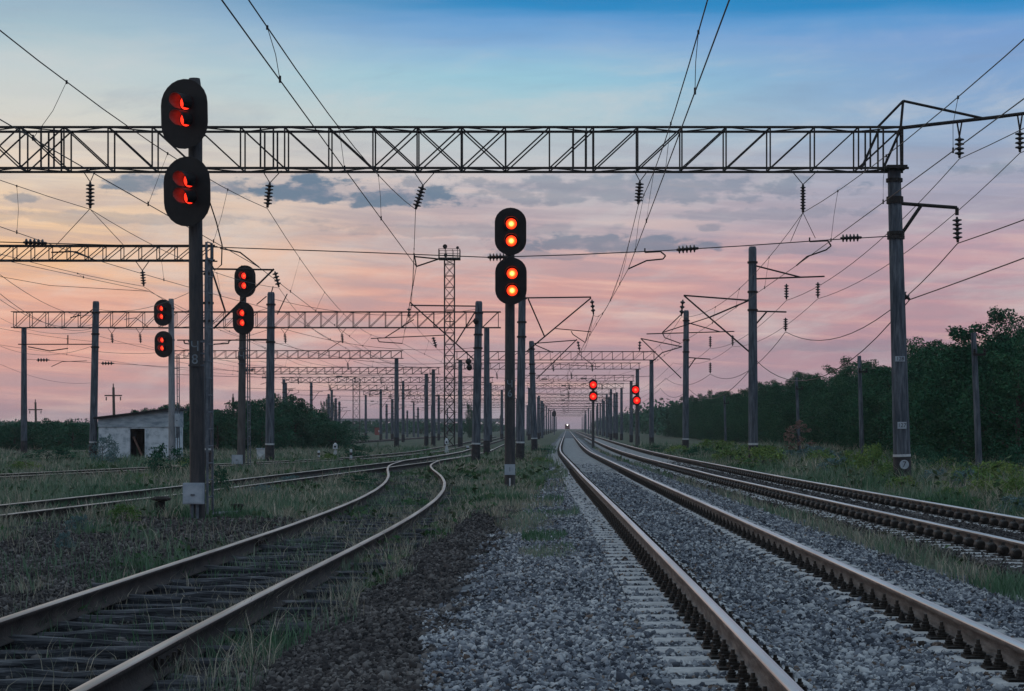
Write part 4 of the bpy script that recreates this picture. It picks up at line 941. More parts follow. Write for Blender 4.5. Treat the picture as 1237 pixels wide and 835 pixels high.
# ------------------------------------------------------------------ signals
def stadium(w, h, n=12):
    pts = []; rr = w / 2; hy = h / 2 - rr * .92
    for i in range(n + 1):
        a = math.pi * i / n; pts.append((math.cos(a) * rr, hy + math.sin(a) * rr * .92))
    for i in range(n + 1):
        a = math.pi + math.pi * i / n; pts.append((math.cos(a) * rr, -hy + math.sin(a) * rr * .92))
    return pts
def signal(px, Y, top_py, heads, label, shield, yaw, lens_z, vis_len, lens_r, vis_r, lm, mast_m, mast_r=(.15, .12), face_front=.3, plate=None, ladder=None, box=None, base='dark', lean=0, wire_loop=False, small=False):
    b = loc_of(px, Y); H = CAMZ + (HY - top_py) * Y / F - b.z
    t = thing('railway_signal', label, 'railway signal', b)
    top = Vector((lean, 0, H)); mb = MB(); mb.lathe((0, 0, -.3), top, [(0, mast_r[0]), (.985, mast_r[1]), (1, mast_r[1] * .85)], 16); mb.build('mast', mast_m, t)
    def on(z): return Vector((0, 0, -.3)).lerp(top, (z + .3) / (H + .3))
    for hp in heads:
        z = CAMZ + (HY - hp[1]) * Y / F - b.z; ox = (hp[0] - px) * Y / F
        w, h = shield
        mb = MB(); pts = stadium(w, h); n = len(pts)
        for yy, k in ((0, 1.0), (.012, 1.0), (.012, .97), (.03, .97)):      # rimmed plate
            mb.v += [(x * k, -yy if False else yy, zz * k) for x, zz in pts]
        mb.f.append(tuple(range(n))); mb.m.append(0)
        for lv in range(3):
            for i in range(n):
                j = (i + 1) % n; mb.f.append((lv * n + i, lv * n + n + i, lv * n + n + j, lv * n + j)); mb.m.append(0)
        mb.f.append(tuple(range(4 * n - 1, 3 * n - 1, -1))); mb.m.append(0)
        mb.box((0, .16, 0), (w * .5, .24, h * .62)); mb.box((0, .30, 0), (w * .4, .06, .1))
        hd = mb.build('signal_head', M['black'], t)
        hd.location = on(z) + Vector((ox, -mast_r[1] - face_front, 0)); hd.rotation_euler = (math.radians(2), 0, -yaw)
        mb = MB(); mb.box(on(z) + Vector((ox * .5, -(mast_r[1] + face_front) * .45, -h * .18)), (.07, mast_r[1] + face_front * .6, .07)); mb.build('head_bracket', M['galv'], t)
        mb = MB(); mb.box(on(z) + Vector((ox * .5, -(mast_r[1] + face_front) * .45, h * .18)), (.07, mast_r[1] + face_front * .6, .07))
        mb.lathe(on(z + h * .18) - Vector((0, 0, .04)), on(z + h * .18) + Vector((0, 0, .04)), [(0, mast_r[1] + .03), (1, mast_r[1] + .03)], 12)
        mb.build('head_bracket', M['galv'], t)
        for lz in lens_z:
            lx = hp[2] if len(hp) > 2 else 0.0
            mb = MB(); mb.lathe((0, 0, 0), (0, -.02, 0), [(0, lens_r), (.6, lens_r * .9), (1, lens_r * .5)], 20); ln = mb.build('lens', lm, hd); ln.location = (lx, -.012, lz)
            mb = MB(); N_ = 24                              # hooded visor: open tube, cut away underneath
            rows = []
            for rr, dy in ((vis_r, 0), (vis_r, 1), (vis_r - .006, 1), (vis_r - .006, 0)):
                row = []
                for i in range(N_ + 1):
                    a = math.radians(-52) + math.radians(284) * i / N_
                    ext = vis_len * (1 - .45 * max(0, -math.sin(a)) - .12 * (1 - abs(math.sin(a))))
                    row.append((math.cos(a) * rr, -.004 - ext * dy, math.sin(a) * rr))
                rows.append(row); mb.v += row
            m_ = N_ + 1
            for q in range(3):
                for i in range(N_): mb.f.append((q * m_ + i, q * m_ + i + 1, (q + 1) * m_ + i + 1, (q + 1) * m_ + i)); mb.m.append(1 if q == 2 else 0)
            vs = mb.build('visor', [M['black'], M['visor']], hd); vs.location = (lx, 0, lz)
    if ladder:
        lx, z0, z1 = ladder; mb = MB(); 
        for dy in (-.17, .17): mb.bar((lx + .03 * (dy > 0), dy, z0), (lx * .9 + .03 * (dy > 0), dy, z1), .024, 5)
        z = z0 + .3
        while z < z1: mb.bar((lx, -.17, z), (lx + .03, .17, z), .012, 5); z += .3
        for z in (1.2, 2.8, 4.4, 5.8):
            if z < z1: mb.bar((0, .05, z), (lx, .05, z), .015, 5)
        mb.build('ladder', M['galv'], t)
    if plate:
        z0, chars, size = plate; mb = MB()
        c = on(z0); mb.box(c + Vector((0, -mast_r[0] - .012, 0)), (size * .9, .01, size * 1.12 * len(chars))); pl = mb.build('number_plate', M['mast_dark'], t)
        for i, ch in enumerate(chars):
            text('lettering', ch, size * 1.15, c + Vector((0, -mast_r[0] - .021, size * 1.08 * ((len(chars) - 1) / 2 - i))), FR, pl, M['dim'])
        for zz in (z0 - size, z0, z0 + size):
            mb = MB(); mb.lathe(on(zz) - Vector((0, 0, .015)), on(zz) + Vector((0, 0, .015)), [(0, mast_r[0] + .004), (1, mast_r[0] + .004)], 14)
            mb.build('clamp', M['galv'], t)
    if box:
        bx, bz, w, h, d = box; mb = MB(); mb.box((bx, -mast_r[0] - d / 2 - .01, bz), (w, d, h)); mb.box((bx, -mast_r[0] - d - .018, bz), (w * .9, .012, h * .88)); o = mb.build('relay_box', M['plate'], t)
        mb = MB(); mb.box((bx, -mast_r[0] - d - .035, bz - .02), (.07, .02, .03)); mb.lathe((bx - .03, -mast_r[0] - d / 2, bz - h / 2 - .5), (bx - .03, -mast_r[0] - d / 2, bz - h / 2), [(0, .035), (1, .035)], 8)
        mb.lathe((bx + .06, -mast_r[0] - d / 2, bz - h / 2 - .5), (bx + .06, -mast_r[0] - d / 2, bz - h / 2), [(0, .03), (1, .03)], 8); mb.build('conduit', M['galv'], t)
    if wire_loop:
        mb = MB(); z = P(0, 262, Y).z - b.z
        pts = [(.2, 0, z + .3), (.33, 0, z - .1), (.43, 0, z - .5), (.42, 0, z - .85), (.3, 0, z - .95), (.16, 0, z - .7), (.13, 0, z - .55)]
        mb.path(pts, .012, 5); mb.build('cable', M['wire'], t)
    return t, b
signal(239, 33, 95, [(231.5, 142.5, .05), (234, 235, .07)], 'largest signal, two black oval heads on a tall dark post at left', (.96, 1.22), math.radians(23), (.19, -.10), .37, .12, .14, M['lamp_soft'], M['mast_dark'],
       (.14, .115), .3, ('%.2f' % 0 and (P(0, 427, 33).z + .12, 'Ч8', .21)), (.2, .1, 4.9), (-.03, .47, .36, .37, .16), wire_loop=True, lean=-.06)
t, b = signal(616, 47.5, 252, [(617, 281.5, .02), (617.5, 341, .03)], 'central signal facing the camera with four glowing red lamps on a black post', (.80, 1.20), math.radians(0), (.19, -.24), .20, .135, .185, M['lamp_hot'], M['mast_dark'],
       (.14, .115), .26, (P(0, 471, 47.5).z + .05, 'Ч6', .22), None, None, lean=.0)
mb = MB(); mb.box((0, -.15, .47), (.27, .02, .27)); o = mb.build('sign_plate', M['plate'], t); text('lettering', '1', .16, (0, -.164, .47), FR, o, M['galv'])
mb = MB(); mb.box((0, -.146, .15), (.04, .01, .2)); mb.build('painted_mark', M['white_ring'], t)
signal(291, 71, 321, [(295, 341, -.02), (293.5, 385.5, -.02)], 'signal with four dim red lamps between the biggest signal and the black based pole', (.84, 1.22), math.radians(10), (.21, -.16), .30, .12, .15, M['lamp_mid'], M['old_concrete'],
       (.16, .12), .28, (P(0, 428, 71).z + .05, 'Ч', .3), (.3, .1, 5.4), (-.1, .42, .4, .35, .16), lean=.1)
signal(208, 86, 361, [(200, 378.5, -.03), (200.5, 416.5, -.03)], 'signal with red lamps on a pale post at the corner of the white hut', (.88, 1.22), math.radians(13), (.2, -.17), .30, .12, .15, M['lamp_mid'], M['pale_concrete'],
       (.17, .13), .28, None, (.28, .1, 5.0), (.28, 2.0, .22, .6, .12), lean=-.05)
signal(716.5, 140, 458, [(716.5, 465, 0), (716.5, 479, 0)], 'small lit signal on a thin dark post between the two main tracks', (.62, .82), 0, (.0,), .10, .25, .27, M['lamp_far'], M['mast_dark'], (.11, .09), .2)
signal(769.5, 143, 462, [(767.5, 471, 0), (769, 484, 0)], 'small lit signal in front of a gantry pole right of the main tracks', (.62, .78), 0, (.0,), .10, .26, .28, M['lamp_far'], M['old_concrete'], (.13, .1), .2)
signal(669.5, 400, 494, [(669.5, 500, 0)], 'tiny unlit grey signal far away left of the main track', (.8, 1.3), 0, (.2, -.2), .10, .12, .16, M['glass'], M['concrete'], (.13, .1), .2)

# ------------------------------------------------------------------ floodlight towers
def tower(px, Y, top_py, w, label, plat=True):
    b = loc_of(px, Y); z1 = P(0, top_py, Y).z; t = thing('floodlight_tower', label, 'floodlight tower', b); mb = MB(); h = w / 2
    cs = [(-h, -h), (h, -h), (h, h), (-h, h)]
    for x, y in cs: mb.bar((x, y, -.2), (x, y, z1), .045, 4)
    z = 0.0; st = w * 1.15
    while z < z1 - .1:
        zt = min(z + st, z1)
        for i in range(4):
            a, c = cs[i], cs[(i + 1) % 4]; mb.bar((*a, z), (*c, zt), .022, 4); mb.bar((*c, z), (*a, zt), .022, 4); mb.bar((*a, zt), (*c, zt), .025, 4)
        z += st
    mb.build('lattice_mast', M['steel_far'], t)
    if plat:
        mb = MB(); mb.box((0, 0, z1 + .05), (1.85, 1.6, .12)); mb.build('platform', M['steel'], t)
        mb = MB(); cs2 = [(-.9, -.75), (.9, -.75), (.9, .75), (-.9, .75)]
        for i in range(4):
            a, c = cs2[i], cs2[(i + 1) % 4]
            for zz in (.45, .85): mb.bar((*a, z1 + zz), (*c, z1 + zz), .022, 4)
            for q in (0, .33, .66): mb.bar((a[0] + (c[0] - a[0]) * q, a[1] + (c[1] - a[1]) * q, z1 + .1), (a[0] + (c[0] - a[0]) * q, a[1] + (c[1] - a[1]) * q, z1 + .85), .022, 4)
        mb.build('railing', M['steel'], t)
        for x, z, rr in ((-.35, 1.05, .2), (.72, .95, .13), (-.3, .3, .16)):
            mb = MB(); mb.lathe((x, -.7, z1 + z), (x, -.35, z1 + z + .05), [(0, rr), (.5, rr * .95), (1, rr * .4)], 12); mb.bar((x, -.5, z1 + .1), (x, -.5, z1 + z), .03, 5); mb.build('floodlight', M['steel'], t)
tower(543, 160, 312, .85, 'tall slim lattice floodlight tower with a railed platform left of the central signal')
tower(430.5, 420, 462, 1.5, 'distant lattice floodlight tower above the far viaduct')

# ------------------------------------------------------------------ hut, telegraph poles, small things
Yh = 94.0; hb = Vector((-20.4, Yh, -.12)); s = F / Yh
hut = thing('hut', 'small whitewashed trackside hut with a sloping black roof and open dark doorway', 'hut', hb)
L_, R_ = (119 - CX) / s - hb.x, (205.5 - CX) / s - hb.x; dl, dr = (157 - CX) / s - hb.x, (175 - CX) / s - hb.x
zf = 1.5 + (HY - 516) / s + .12; zd = 1.5 + (HY - 518) / s + .12; zl = 1.5 + (HY - 506.5) / s + .12; zr = 1.5 + (HY - 495.5) / s + .12; dp = 3.2
mb = MB()
mb.box(((L_ + dl) / 2, .1, zf / 2), (dl - L_, .2, zf)); mb.box(((dr + R_) / 2, .1, zf / 2), (R_ - dr, .2, zf)); mb.box(((dl + dr) / 2, .1, (zd + zf) / 2), (dr - dl, .2, zf - zd))
mb.box((L_ + .1, dp / 2 + .1, zf / 2), (.2, dp - .2, zf)); mb.box((R_ - .1, dp / 2 + .1, zf / 2), (.2, dp - .2, zf)); mb.box(((L_ + R_) / 2, dp + .1, zf / 2), (R_ - L_, .2, zf))
mb.build('wall', M['plaster'], hut)
mb = MB(); mb.box(((L_ + R_) / 2, dp / 2, -.02), (R_ - L_ - .4, dp - .2, .06)); mb.box(((L_ + R_) / 2, dp - .05, zf / 2), (R_ - L_ - .45, .06, zf - .1)); mb.build('interior', M['interior'], hut)
mb = MB(); k = .045                                        # upper wall, stepping a little forward of the front
mb.quad_box([(L_ - .02, -k, zf), (R_ + .02, -k, zf), (R_ + .02, dp + .22, zf), (L_ - .02, dp + .22, zf), (L_ - .02, -k, zl), (R_ + .02, -k, zr), (R_ + .02, dp + .22, zr), (L_ - .02, dp + .22, zl)]); mb.build('fascia', M['fascia'], hut)
mb = MB(); mb.quad_box([(L_ - .2, -.28, zl - .0), (R_ + .2, -.28, zr + .02), (R_ + .2, dp + .4, zr + .02), (L_ - .2, dp + .4, zl), (L_ - .2, -.28, zl + .1), (R_ + .2, -.28, zr + .12), (R_ + .2, dp + .4, zr + .12), (L_ - .2, dp + .4, zl + .1)]); mb.build('roof', M['roof'], hut)
mb = MB(); mb.box((dl - .04, -.01, zd / 2), (.08, .05, zd)); mb.box((dr + .04, -.01, zd / 2), (.08, .05, zd)); mb.build('door_frame', M['plaster'], hut)
mb = MB(); mb.bar(Vector((-20.45, Yh + .15, 1.05)), Vector((-20.0, Yh + .05, .1)), .045, 4); o = mb.build('plank', M['plank'], origin=(-20.2, Yh, 0)); o.location = (-20.2, Yh, 0)
tag(o, 'reddish plank leaning across the dark doorway of the white hut', 'plank')

def tele(px, Y, top, label, lean=0, m='concrete'):
    b = loc_of(px, Y); t = thing('telegraph_pole', label, 'telegraph pole', b); H = CAMZ + (HY - top) * Y / F - b.z; tp = Vector((lean * Y / F, 0, H))
    mb = MB(); mb.lathe((0, 0, -.2), tp, [(0, .10), (1, .075)], 10); mb.build('pole', M[m], t)
    mb = MB(); mb.lathe((0, 0, -.2), Vector((0, 0, -.2)).lerp(tp, .14), [(0, .104), (1, .10)], 10); mb.build('painted_base', M['base_black'], t)
    mb = MB(); q = Vector((0, 0, -.2)).lerp(tp, .86); mb.box(q + Vector((.12, -.09, 0)), (.36, .05, .06)); mb.insulator(q + Vector((.26, -.09, .02)), q + Vector((.26, -.09, .16)), 2, .04, seg=6); mb.insulator(q + Vector((-.02, -.09, .02)), q + Vector((-.02, -.09, .16)), 2, .04, seg=6); mb.build('bracket', M['steel'], t)
tele(1184, 52, 402, 'slim grey telegraph pole nearest the right edge, in front of the wood', -8)
tele(1042, 75, 430, 'slim grey telegraph pole in front of the wood, left of the nearest right pole', -4)
tele(966, 98, 456, 'slim telegraph pole beside the pinkish dry shrub', -4)
tele(877, 140, 478, 'short telegraph pole between the two grey poles carrying cantilevers', -2)
def crosspole(px, Y, top, arm, label):
    b = loc_of(px, Y); t = thing('power_pole', label, 'power pole', b); H = CAMZ + (HY - top) * Y / F - b.z
    mb = MB(); mb.lathe((0, 0, -.2), (-.1, 0, H), [(0, .14), (1, .10)], 8); mb.build('pole', M['wood'], t)
    za = CAMZ + (HY - arm) * Y / F - b.z; mb = MB(); mb.box((-.08, -.12, za), (1.4, .1, .1)); mb.box((-.08, -.12, za - .25), (.08, .08, .5)); mb.build('crossarm', M['wood'], t)
    for dx in (-.6, .55, -.03):
        mb = MB(); mb.insulator(Vector((dx - .05, -.12, za - .1 if dx != -.03 else H)), Vector((dx - .05, -.12, za - .4 if dx != -.03 else H + .3)), 3, .07, seg=7); mb.build('insulator', M['insulator'], t)
crosspole(138.5, 150, 468, 478, 'brown wooden power pole with a crossarm rising behind the white hut')
crosspole(44, 190, 486, 495, 'wooden power pole with a crossarm in the hedge at the far left')
crosspole(283, 150, 480, 488, 'wooden power pole with a crossarm by the middle left signal')
crosspole(605, 330, 503, 506, 'tiny distant power pole left of the central signal post')

def post(px, py, h, label, striped, w=.13, group=None):
    Y = 1.62 * F / (py - HY); b = loc_of(px, Y); t = thing('marker_post', label, 'marker post', b, group)
    n = 4 if striped else 1
    for i in range(n):
        mb = MB(); mb.lathe((0, 0, h * i / n - (.1 if i == 0 else 0)), (0, 0, h * (i + 1) / n), [(0, w / 2), (.92, w / 2), (1, w / 2 if i < n - 1 else w * .3)], 10); mb.build('stripe' if striped else 'post_body', (M['white'] if i % 2 else M['base_black']) if striped else M['white'], t)
    return t
post(424, 557, .6, 'short black and white striped marker post right of the bush in the yard', True)
post(385, 555, .45, 'short striped marker post left of the small green bush in the yard', True)
post(433, 567, .2, 'low white stub beside the rails at the points', False, .22)
post(565, 546, .4, 'small pale marker at the foot of the leaning pole left of the central signal', True, .2)
def switch_stand(px, py, h, label):
    Y = 1.62 * F / (py - HY); b = loc_of(px, Y); t = thing('switch_stand', label, 'switch stand', b)
    mb = MB(); mb.bar((-.12, 0, -.1), (-.04, 0, h * .55), .03, 5); mb.bar((.12, 0, -.1), (.04, 0, h * .55), .03, 5); mb.bar((0, 0, 0), (0, 0, h * .7), .03, 6); mb.build('frame', M['white'], t)
    mb = MB(); mb.box((0, 0, h * .8), (.22, .22, .24)); mb.lathe((0, 0, h * .92), (0, 0, h * 1.05), [(0, .09), (.5, .08), (1, .03)], 8); mb.build('lamp_box', M['white'], t)
    mb = MB(); mb.lathe((.0, -.115, h * .8), (0, -.13, h * .8), [(0, .06), (1, .05)], 10); mb.build('lens', M['glass'], t)
switch_stand(539.5, 549, .95, 'white switch stand with a square lamp where the siding rails meet')
switch_stand(405, 554, .8, 'white switch stand with a lamp behind the small green bush in the yard')
b = loc_of(316.5, 90); cb = thing('equipment_cabinet', 'pale low equipment cabinet beside the black based grey pole', 'cabinet', b)
mb = MB(); mb.box((0, 0, .35), (.45, .4, .5)); mb.build('cabinet_body', M['white'], cb); mb = MB(); mb.box((0, 0, .63), (.52, .46, .05)); mb.build('lid', M['plate'], cb); mb = MB(); mb.box((-.15, 0, .04), (.08, .3, .16)); mb.box((.15, 0, .04), (.08, .3, .16)); mb.build('feet', M['base_black'], cb)
# cable pots by the big signal
b = loc_of(195, 34.5); cp = thing('cable_post', 'rusty cable post with a flat round cap left of the big signal', 'cable post', b)
mb = MB(); mb.lathe((0, 0, -.1), (0, 0, .28), [(0, .075), (.9, .07), (1, .06)], 12); mb.bar((-.11, .02, -.1), (-.10, .02, .26), .03, 6); mb.build('stem', M['steel'], cp)
mb = MB(); mb.lathe((0, 0, .27), (0, 0, .36), [(0, .09), (.2, .17), (.6, .18), (1, .12)], 14); mb.build('cap', M['rail_old'], cp)
b = loc_of(287, 35.5); cp = thing('cable_pot', 'low dark junction pot with a flat lid in dry grass right of the big signal', 'junction box', b)
mb = MB(); mb.lathe((0, 0, -.08), (0, 0, .15), [(0, .06), (.5, .08), (1, .10)], 10); mb.build('pot_body', M['steel'], cp); mb = MB(); mb.box((0, 0, .17), (.22, .2, .05)); mb.build('lid', M['rail_old'], cp)
b = loc_of(269, 34); o = MB(); o.bar((-.25, 0, .05), (.28, .1, .09), .045, 5, .03); o = o.build('concrete_fragment', M['pale_concrete']); o.location = b; tag(o, 'pale broken concrete piece on the ground right of the big signal', 'rubble')

# distant viaduct, red hut, locomotive
Yv = 760.0; b = P(500, HY, Yv); b.z = 0; vd = thing('viaduct', 'long grey road viaduct on many piers in the far distance beyond the yard', 'viaduct', b)
x0, x1 = (405 - CX) * Yv / F - b.x, (606 - CX) * Yv / F - b.x
mb = MB(); mb.box(((x0 + x1) / 2, 0, 4.4), (x1 - x0, 8, 1.0)); mb.box(((x0 + x1) / 2, -3.9, 5.1), (x1 - x0, .15, .4)); mb.build('deck', M['far_concrete'], vd)
n = 20
for i in range(n + 1):
    x = x0 + (x1 - x0) * i / n; mb = MB(); mb.box((x, 0, 1.9), (.9, 5, 4.0)); mb.box((x, 0, 3.75), (1.8, 6, .28)); mb.build('pier', M['far_concrete'], vd)
b = loc_of(457, 420); h_ = thing('trackside_hut', 'small red hut far off in the yard below the viaduct', 'hut', b)
mb = MB(); mb.box((0, 0, .85), (1.5, 1.5, 1.7)); mb.build('wall', M['red'], h_); mb = MB(); mb.box((0, 0, 1.78), (1.8, 1.8, .14)); mb.build('roof', M['roof'], h_); mb = MB(); mb.box((.3, -.76, .9), (.4, .03, .45)); mb.build('window', M['white'], h_)
Yl = 1150.0; xl = float(x_main(np.float64(Yl))); lc = thing('locomotive', 'tiny approaching train with one white headlight at the far end of the main track', 'locomotive', (xl, Yl, .22))
mb = MB(); mb.box((0, 6, 2.0), (2.8, 12, 2.6)); mb.box((0, 6, 3.45), (2.3, 11.4, .3)); mb.box((0, .6, .75), (2.7, 1.2, .5)); mb.build('body', M['red'], lc)
mb = MB(); mb.box((0, -.03, 2.5), (2.2, .06, .8)); mb.build('windscreen', M['glass'], lc); mb = MB(); mb.lathe((0, -.12, 3.1), (0, 0, 3.1), [(0, .26), (1, .3)], 14); mb.build('headlight', M['lamp_white'], lc)

# ------------------------------------------------------------------ haze
mb = MB(); mb.box((0, 1222, 8.75), (1850, 2500, 20.5)); hz = mb.build('haze', None); hz.data.materials.clear()
hm = bpy.data.materials.new('evening_haze'); hm.use_nodes = True; nt = hm.node_tree; nt.nodes.remove(nt.nodes['Principled BSDF'])
pv = nt.nodes.new('ShaderNodeVolumePrincipled'); pv.inputs['Density'].default_value = .0002; pv.inputs['Color'].default_value = (.92, .9, .94, 1); pv.inputs['Anisotropy'].default_value = .3
nt.links.new(pv.outputs[0], nt.nodes['Material Output'].inputs['Volume']); hz.data.materials.append(hm); tag(hz, kind='stuff')

# ------------------------------------------------------------------ sky
w = bpy.data.worlds.new('World'); SC.world = w; w.use_nodes = True; nt = w.node_tree; N = nt.nodes; L = nt.links
def lin(c): return tuple((x / 255 / 12.92) if x / 255 < .04045 else ((x / 255 + .055) / 1.055) ** 2.4 for x in c)
tc = N.new('ShaderNodeTexCoord'); sx = N.new('ShaderNodeSeparateXYZ'); L.new(tc.outputs['Generated'], sx.inputs[0])
def math_(op, a, b=None, c=None, clamp=False):
    n = N.new('ShaderNodeMath'); n.operation = op; n.use_clamp = clamp
    for i, q in enumerate((a, b, c)):
        if q is None: continue
        if isinstance(q, (int, float)): n.inputs[i].default_value = q
        else: L.new(q, n.inputs[i])
    return n.outputs[0]
def mrange(v, a, b, c=0, d=1):
    m = N.new('ShaderNodeMapRange'); m.interpolation_type = 'SMOOTHSTEP'
    for i, q in enumerate((a, b, c, d)): m.inputs[1 + i].default_value = q
    L.new(v, m.inputs[0]); return m.outputs[0]
hor = math_('SQRT', math_('ADD', math_('POWER', sx.outputs[0], 2), math_('MAXIMUM', math_('POWER', sx.outputs[1], 2), 1e-5)))
te = math_('DIVIDE', sx.outputs[2], hor)                    # tangent of the elevation
uu = math_('DIVIDE', sx.outputs[0], hor)                    # bearing, left to right
vec = N.new('ShaderNodeCombineXYZ'); L.new(math_('MULTIPLY', uu, 7), vec.inputs[0]); L.new(math_('MULTIPLY', te, 75), vec.inputs[1])
nz = N.new('ShaderNodeTexNoise'); nz.inputs['Scale'].default_value = 1; nz.inputs['Detail'].default_value = 7; nz.inputs['Roughness'].default_value = .55; L.new(vec.outputs[0], nz.inputs['Vector'])
wob = math_('MULTIPLY', math_('SUBTRACT', nz.outputs['Fac'], .5), mrange(te, .22, .12, .014, .034))
te2 = math_('ADD', te, wob)
pos = math_('DIVIDE', te2, .4, clamp=True)
def ramp(cols):
    r = N.new('ShaderNodeValToRGB'); e = r.color_ramp.elements
    pts = [((HY - y) / 2250 / .4, lin(c)) for y, c in cols] + [(.74, (.10, .30, .52)), (.88, (.37, .49, .62)), (1.0, (.45, .56, .68))]  # last stops lie above the frame, brightened as added fill for the ground
    pts.sort(); e[0].position = pts[0][0]; e[0].color = (*pts[0][1], 1); e[1].position = pts[-1][0]; e[1].color = (*pts[-1][1], 1)
    for p_, c in pts[1:-1]: x = e.new(p_); x.color = (*c, 1)
    L.new(pos, r.inputs['Fac']); return r.outputs[0]
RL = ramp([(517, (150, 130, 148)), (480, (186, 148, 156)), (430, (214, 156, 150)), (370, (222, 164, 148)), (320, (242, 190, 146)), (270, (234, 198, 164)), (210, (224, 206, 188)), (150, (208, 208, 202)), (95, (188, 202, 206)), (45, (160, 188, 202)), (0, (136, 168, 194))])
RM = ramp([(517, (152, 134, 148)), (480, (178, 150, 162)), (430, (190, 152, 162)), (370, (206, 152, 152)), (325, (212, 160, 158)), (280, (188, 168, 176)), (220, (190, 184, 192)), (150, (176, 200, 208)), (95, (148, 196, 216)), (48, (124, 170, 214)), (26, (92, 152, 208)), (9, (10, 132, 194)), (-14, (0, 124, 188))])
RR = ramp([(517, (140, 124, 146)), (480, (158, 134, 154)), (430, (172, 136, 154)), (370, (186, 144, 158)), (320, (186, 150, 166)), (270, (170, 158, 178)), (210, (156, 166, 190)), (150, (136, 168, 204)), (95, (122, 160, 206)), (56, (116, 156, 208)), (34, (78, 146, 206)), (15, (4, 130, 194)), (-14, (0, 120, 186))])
def mixc(f, a, b, bt='MIX'):
    m = N.new('ShaderNodeMix'); m.data_type = 'RGBA'; m.blend_type = bt
    if isinstance(f, (int, float)): m.inputs[0].default_value = f
    else: L.new(f, m.inputs[0])
    for i, q in ((6, a), (7, b)):
        if isinstance(q, tuple): m.inputs[i].default_value = (*q, 1)
        else: L.new(q, m.inputs[i])
    return m.outputs[2]
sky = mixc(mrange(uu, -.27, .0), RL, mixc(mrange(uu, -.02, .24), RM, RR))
# high streaks
v2 = N.new('ShaderNodeCombineXYZ'); L.new(math_('MULTIPLY', uu, 10), v2.inputs[0]); L.new(math_('MULTIPLY', math_('ADD', te, math_('MULTIPLY', uu, .05)), 150), v2.inputs[1]); v2.inputs[2].default_value = 3.3
n2 = N.new('ShaderNodeTexNoise'); n2.inputs['Scale'].default_value = 1; n2.inputs['Detail'].default_value = 6; n2.inputs['Distortion'].default_value = .6; L.new(v2.outputs[0], n2.inputs['Vector'])
amt = math_('MULTIPLY', mrange(n2.outputs['Fac'], .42, .66), mrange(te, .19, .10, .0, .75))
sky = mixc(amt, sky, mixc(.62, sky, lin((150, 142, 160))))
amt2 = math_('MULTIPLY', mrange(n2.outputs['Fac'], .50, .25), mrange(te, .18, .05, .03, .40))
sky = mixc(amt2, sky, lin((248, 206, 186)))
v4 = N.new('ShaderNodeCombineXYZ'); L.new(math_('MULTIPLY', uu, 9), v4.inputs[0]); L.new(math_('MULTIPLY', math_('ADD', te, math_('MULTIPLY', uu, -.12)), 34), v4.inputs[1]); v4.inputs[2].default_value = 8.1
n4 = N.new('ShaderNodeTexNoise'); n4.inputs['Scale'].default_value = 1; n4.inputs['Detail'].default_value = 8; n4.inputs['Roughness'].default_value = .62; n4.inputs['Distortion'].default_value = .4; L.new(v4.outputs[0], n4.inputs['Vector'])
sky = mixc(math_('MULTIPLY', mrange(n4.outputs['Fac'], .45, .72), mrange(te, .235, .16, .0, .5)), sky, lin((206, 206, 208)))
sky = mixc(math_('MULTIPLY', mrange(n4.outputs['Fac'], .48, .28), mrange(te, .235, .19, .12, .42)), sky, mixc(.5, sky, lin((112, 132, 166))))
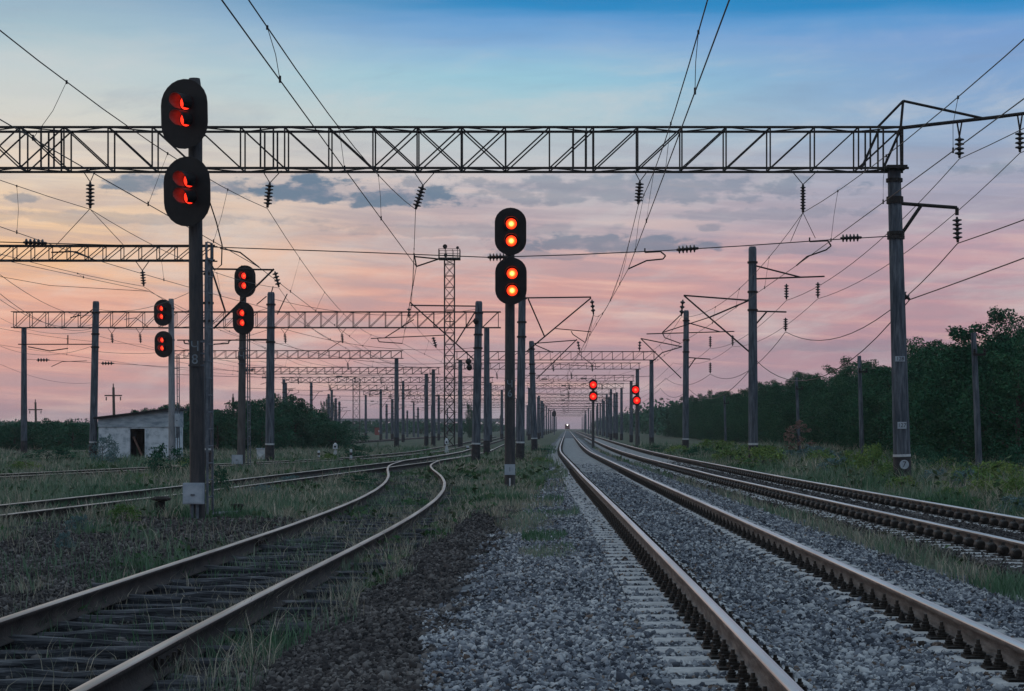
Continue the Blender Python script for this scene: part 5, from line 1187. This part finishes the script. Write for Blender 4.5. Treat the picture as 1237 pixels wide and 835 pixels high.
# drifting blue grey cloud scraps
v3 = N.new('ShaderNodeCombineXYZ'); L.new(math_('MULTIPLY', uu, 55), v3.inputs[0]); L.new(math_('MULTIPLY', te, 130), v3.inputs[1])
n3 = N.new('ShaderNodeTexNoise'); n3.inputs['Scale'].default_value = 1; n3.inputs['Detail'].default_value = 7; n3.inputs['Roughness'].default_value = .6; L.new(v3.outputs[0], n3.inputs['Vector'])
tot = None
for px, py, wx, wy, st in ((372, 237, 62, 17, 1), (480, 241, 82, 14, .95), (182, 230, 40, 15, .9), (275, 233, 26, 9, .8), (740, 297, 125, 12, .72), (760, 232, 240, 20, .5), (560, 280, 170, 9, .3), (930, 262, 120, 9, .3), (150, 272, 190, 8, .3), (1000, 420, 200, 8, .25), (660, 310, 60, 6, .5), (48, 250, 20, 7, .6), (500, 224, 16, 8, .6), (1180, 216, 50, 8, .35), (960, 305, 60, 7, .3), (855, 278, 16, 6, .5)):
    du = math_('DIVIDE', math_('SUBTRACT', uu, (px - CX) / F), wx / F * 1.15); dv = math_('DIVIDE', math_('SUBTRACT', te, (HY - py) / F), wy / F * 1.25)
    dv = math_('MULTIPLY', dv, mrange(dv, -.1, .1, 1.5, .9))          # flat underside
    rr = math_('SQRT', math_('ADD', math_('POWER', du, 2), math_('POWER', dv, 2)))
    f = math_('MULTIPLY', mrange(math_('ADD', rr, math_('MULTIPLY', math_('SUBTRACT', n3.outputs['Fac'], .5), -2.6)), 1.0, .55), st)
    tot = f if tot is None else math_('MAXIMUM', tot, f)
sky = mixc(math_('MULTIPLY', tot, .9), sky, mixc(mrange(n3.outputs['Fac'], .30, .55), lin((132, 136, 158)), lin((72, 108, 140))))
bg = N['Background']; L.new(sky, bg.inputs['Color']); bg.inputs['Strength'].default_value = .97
SUN_EL, SUN_AZ = math.radians(2.0), math.radians(-48)        # low sun ahead and to the left, beyond the frame
ns = N.new('ShaderNodeTexSky'); ns.sky_type = 'NISHITA'; ns.sun_disc = False; ns.sun_elevation = SUN_EL; ns.sun_rotation = SUN_AZ
bg2 = N.new('ShaderNodeBackground'); bg2.inputs['Strength'].default_value = .02; L.new(ns.outputs[0], bg2.inputs['Color'])
ad = N.new('ShaderNodeAddShader'); L.new(bg.outputs[0], ad.inputs[0]); L.new(bg2.outputs[0], ad.inputs[1]); L.new(ad.outputs[0], N['World Output'].inputs['Surface'])

sd = bpy.data.lights.new('sun', 'SUN'); sd.energy = .12; sd.angle = math.radians(10); sd.color = (1, .72, .55)
so = bpy.data.objects.new('sun', sd); COL.objects.link(so)
dirv = Vector((math.sin(SUN_AZ) * math.cos(SUN_EL), math.cos(SUN_AZ) * math.cos(SUN_EL), math.sin(SUN_EL)))
so.rotation_euler = dirv.to_track_quat('Z', 'Y').to_euler()

cd = bpy.data.cameras.new('camera'); co = bpy.data.objects.new('camera', cd); COL.objects.link(co)
co.location = (0, 0, CAMZ); co.rotation_euler = (math.pi / 2, 0, 0)
cd.sensor_width = 36; cd.lens = F * 36 / 1237; cd.shift_x = (618.5 - CX) / 1237; cd.shift_y = (HY - 417.5) / 1237
cd.clip_start = .1; cd.clip_end = 6000
SC.camera = co
SC.view_settings.view_transform = 'Standard'; SC.view_settings.look = 'None'; SC.view_settings.exposure = 0; SC.view_settings.gamma = 1
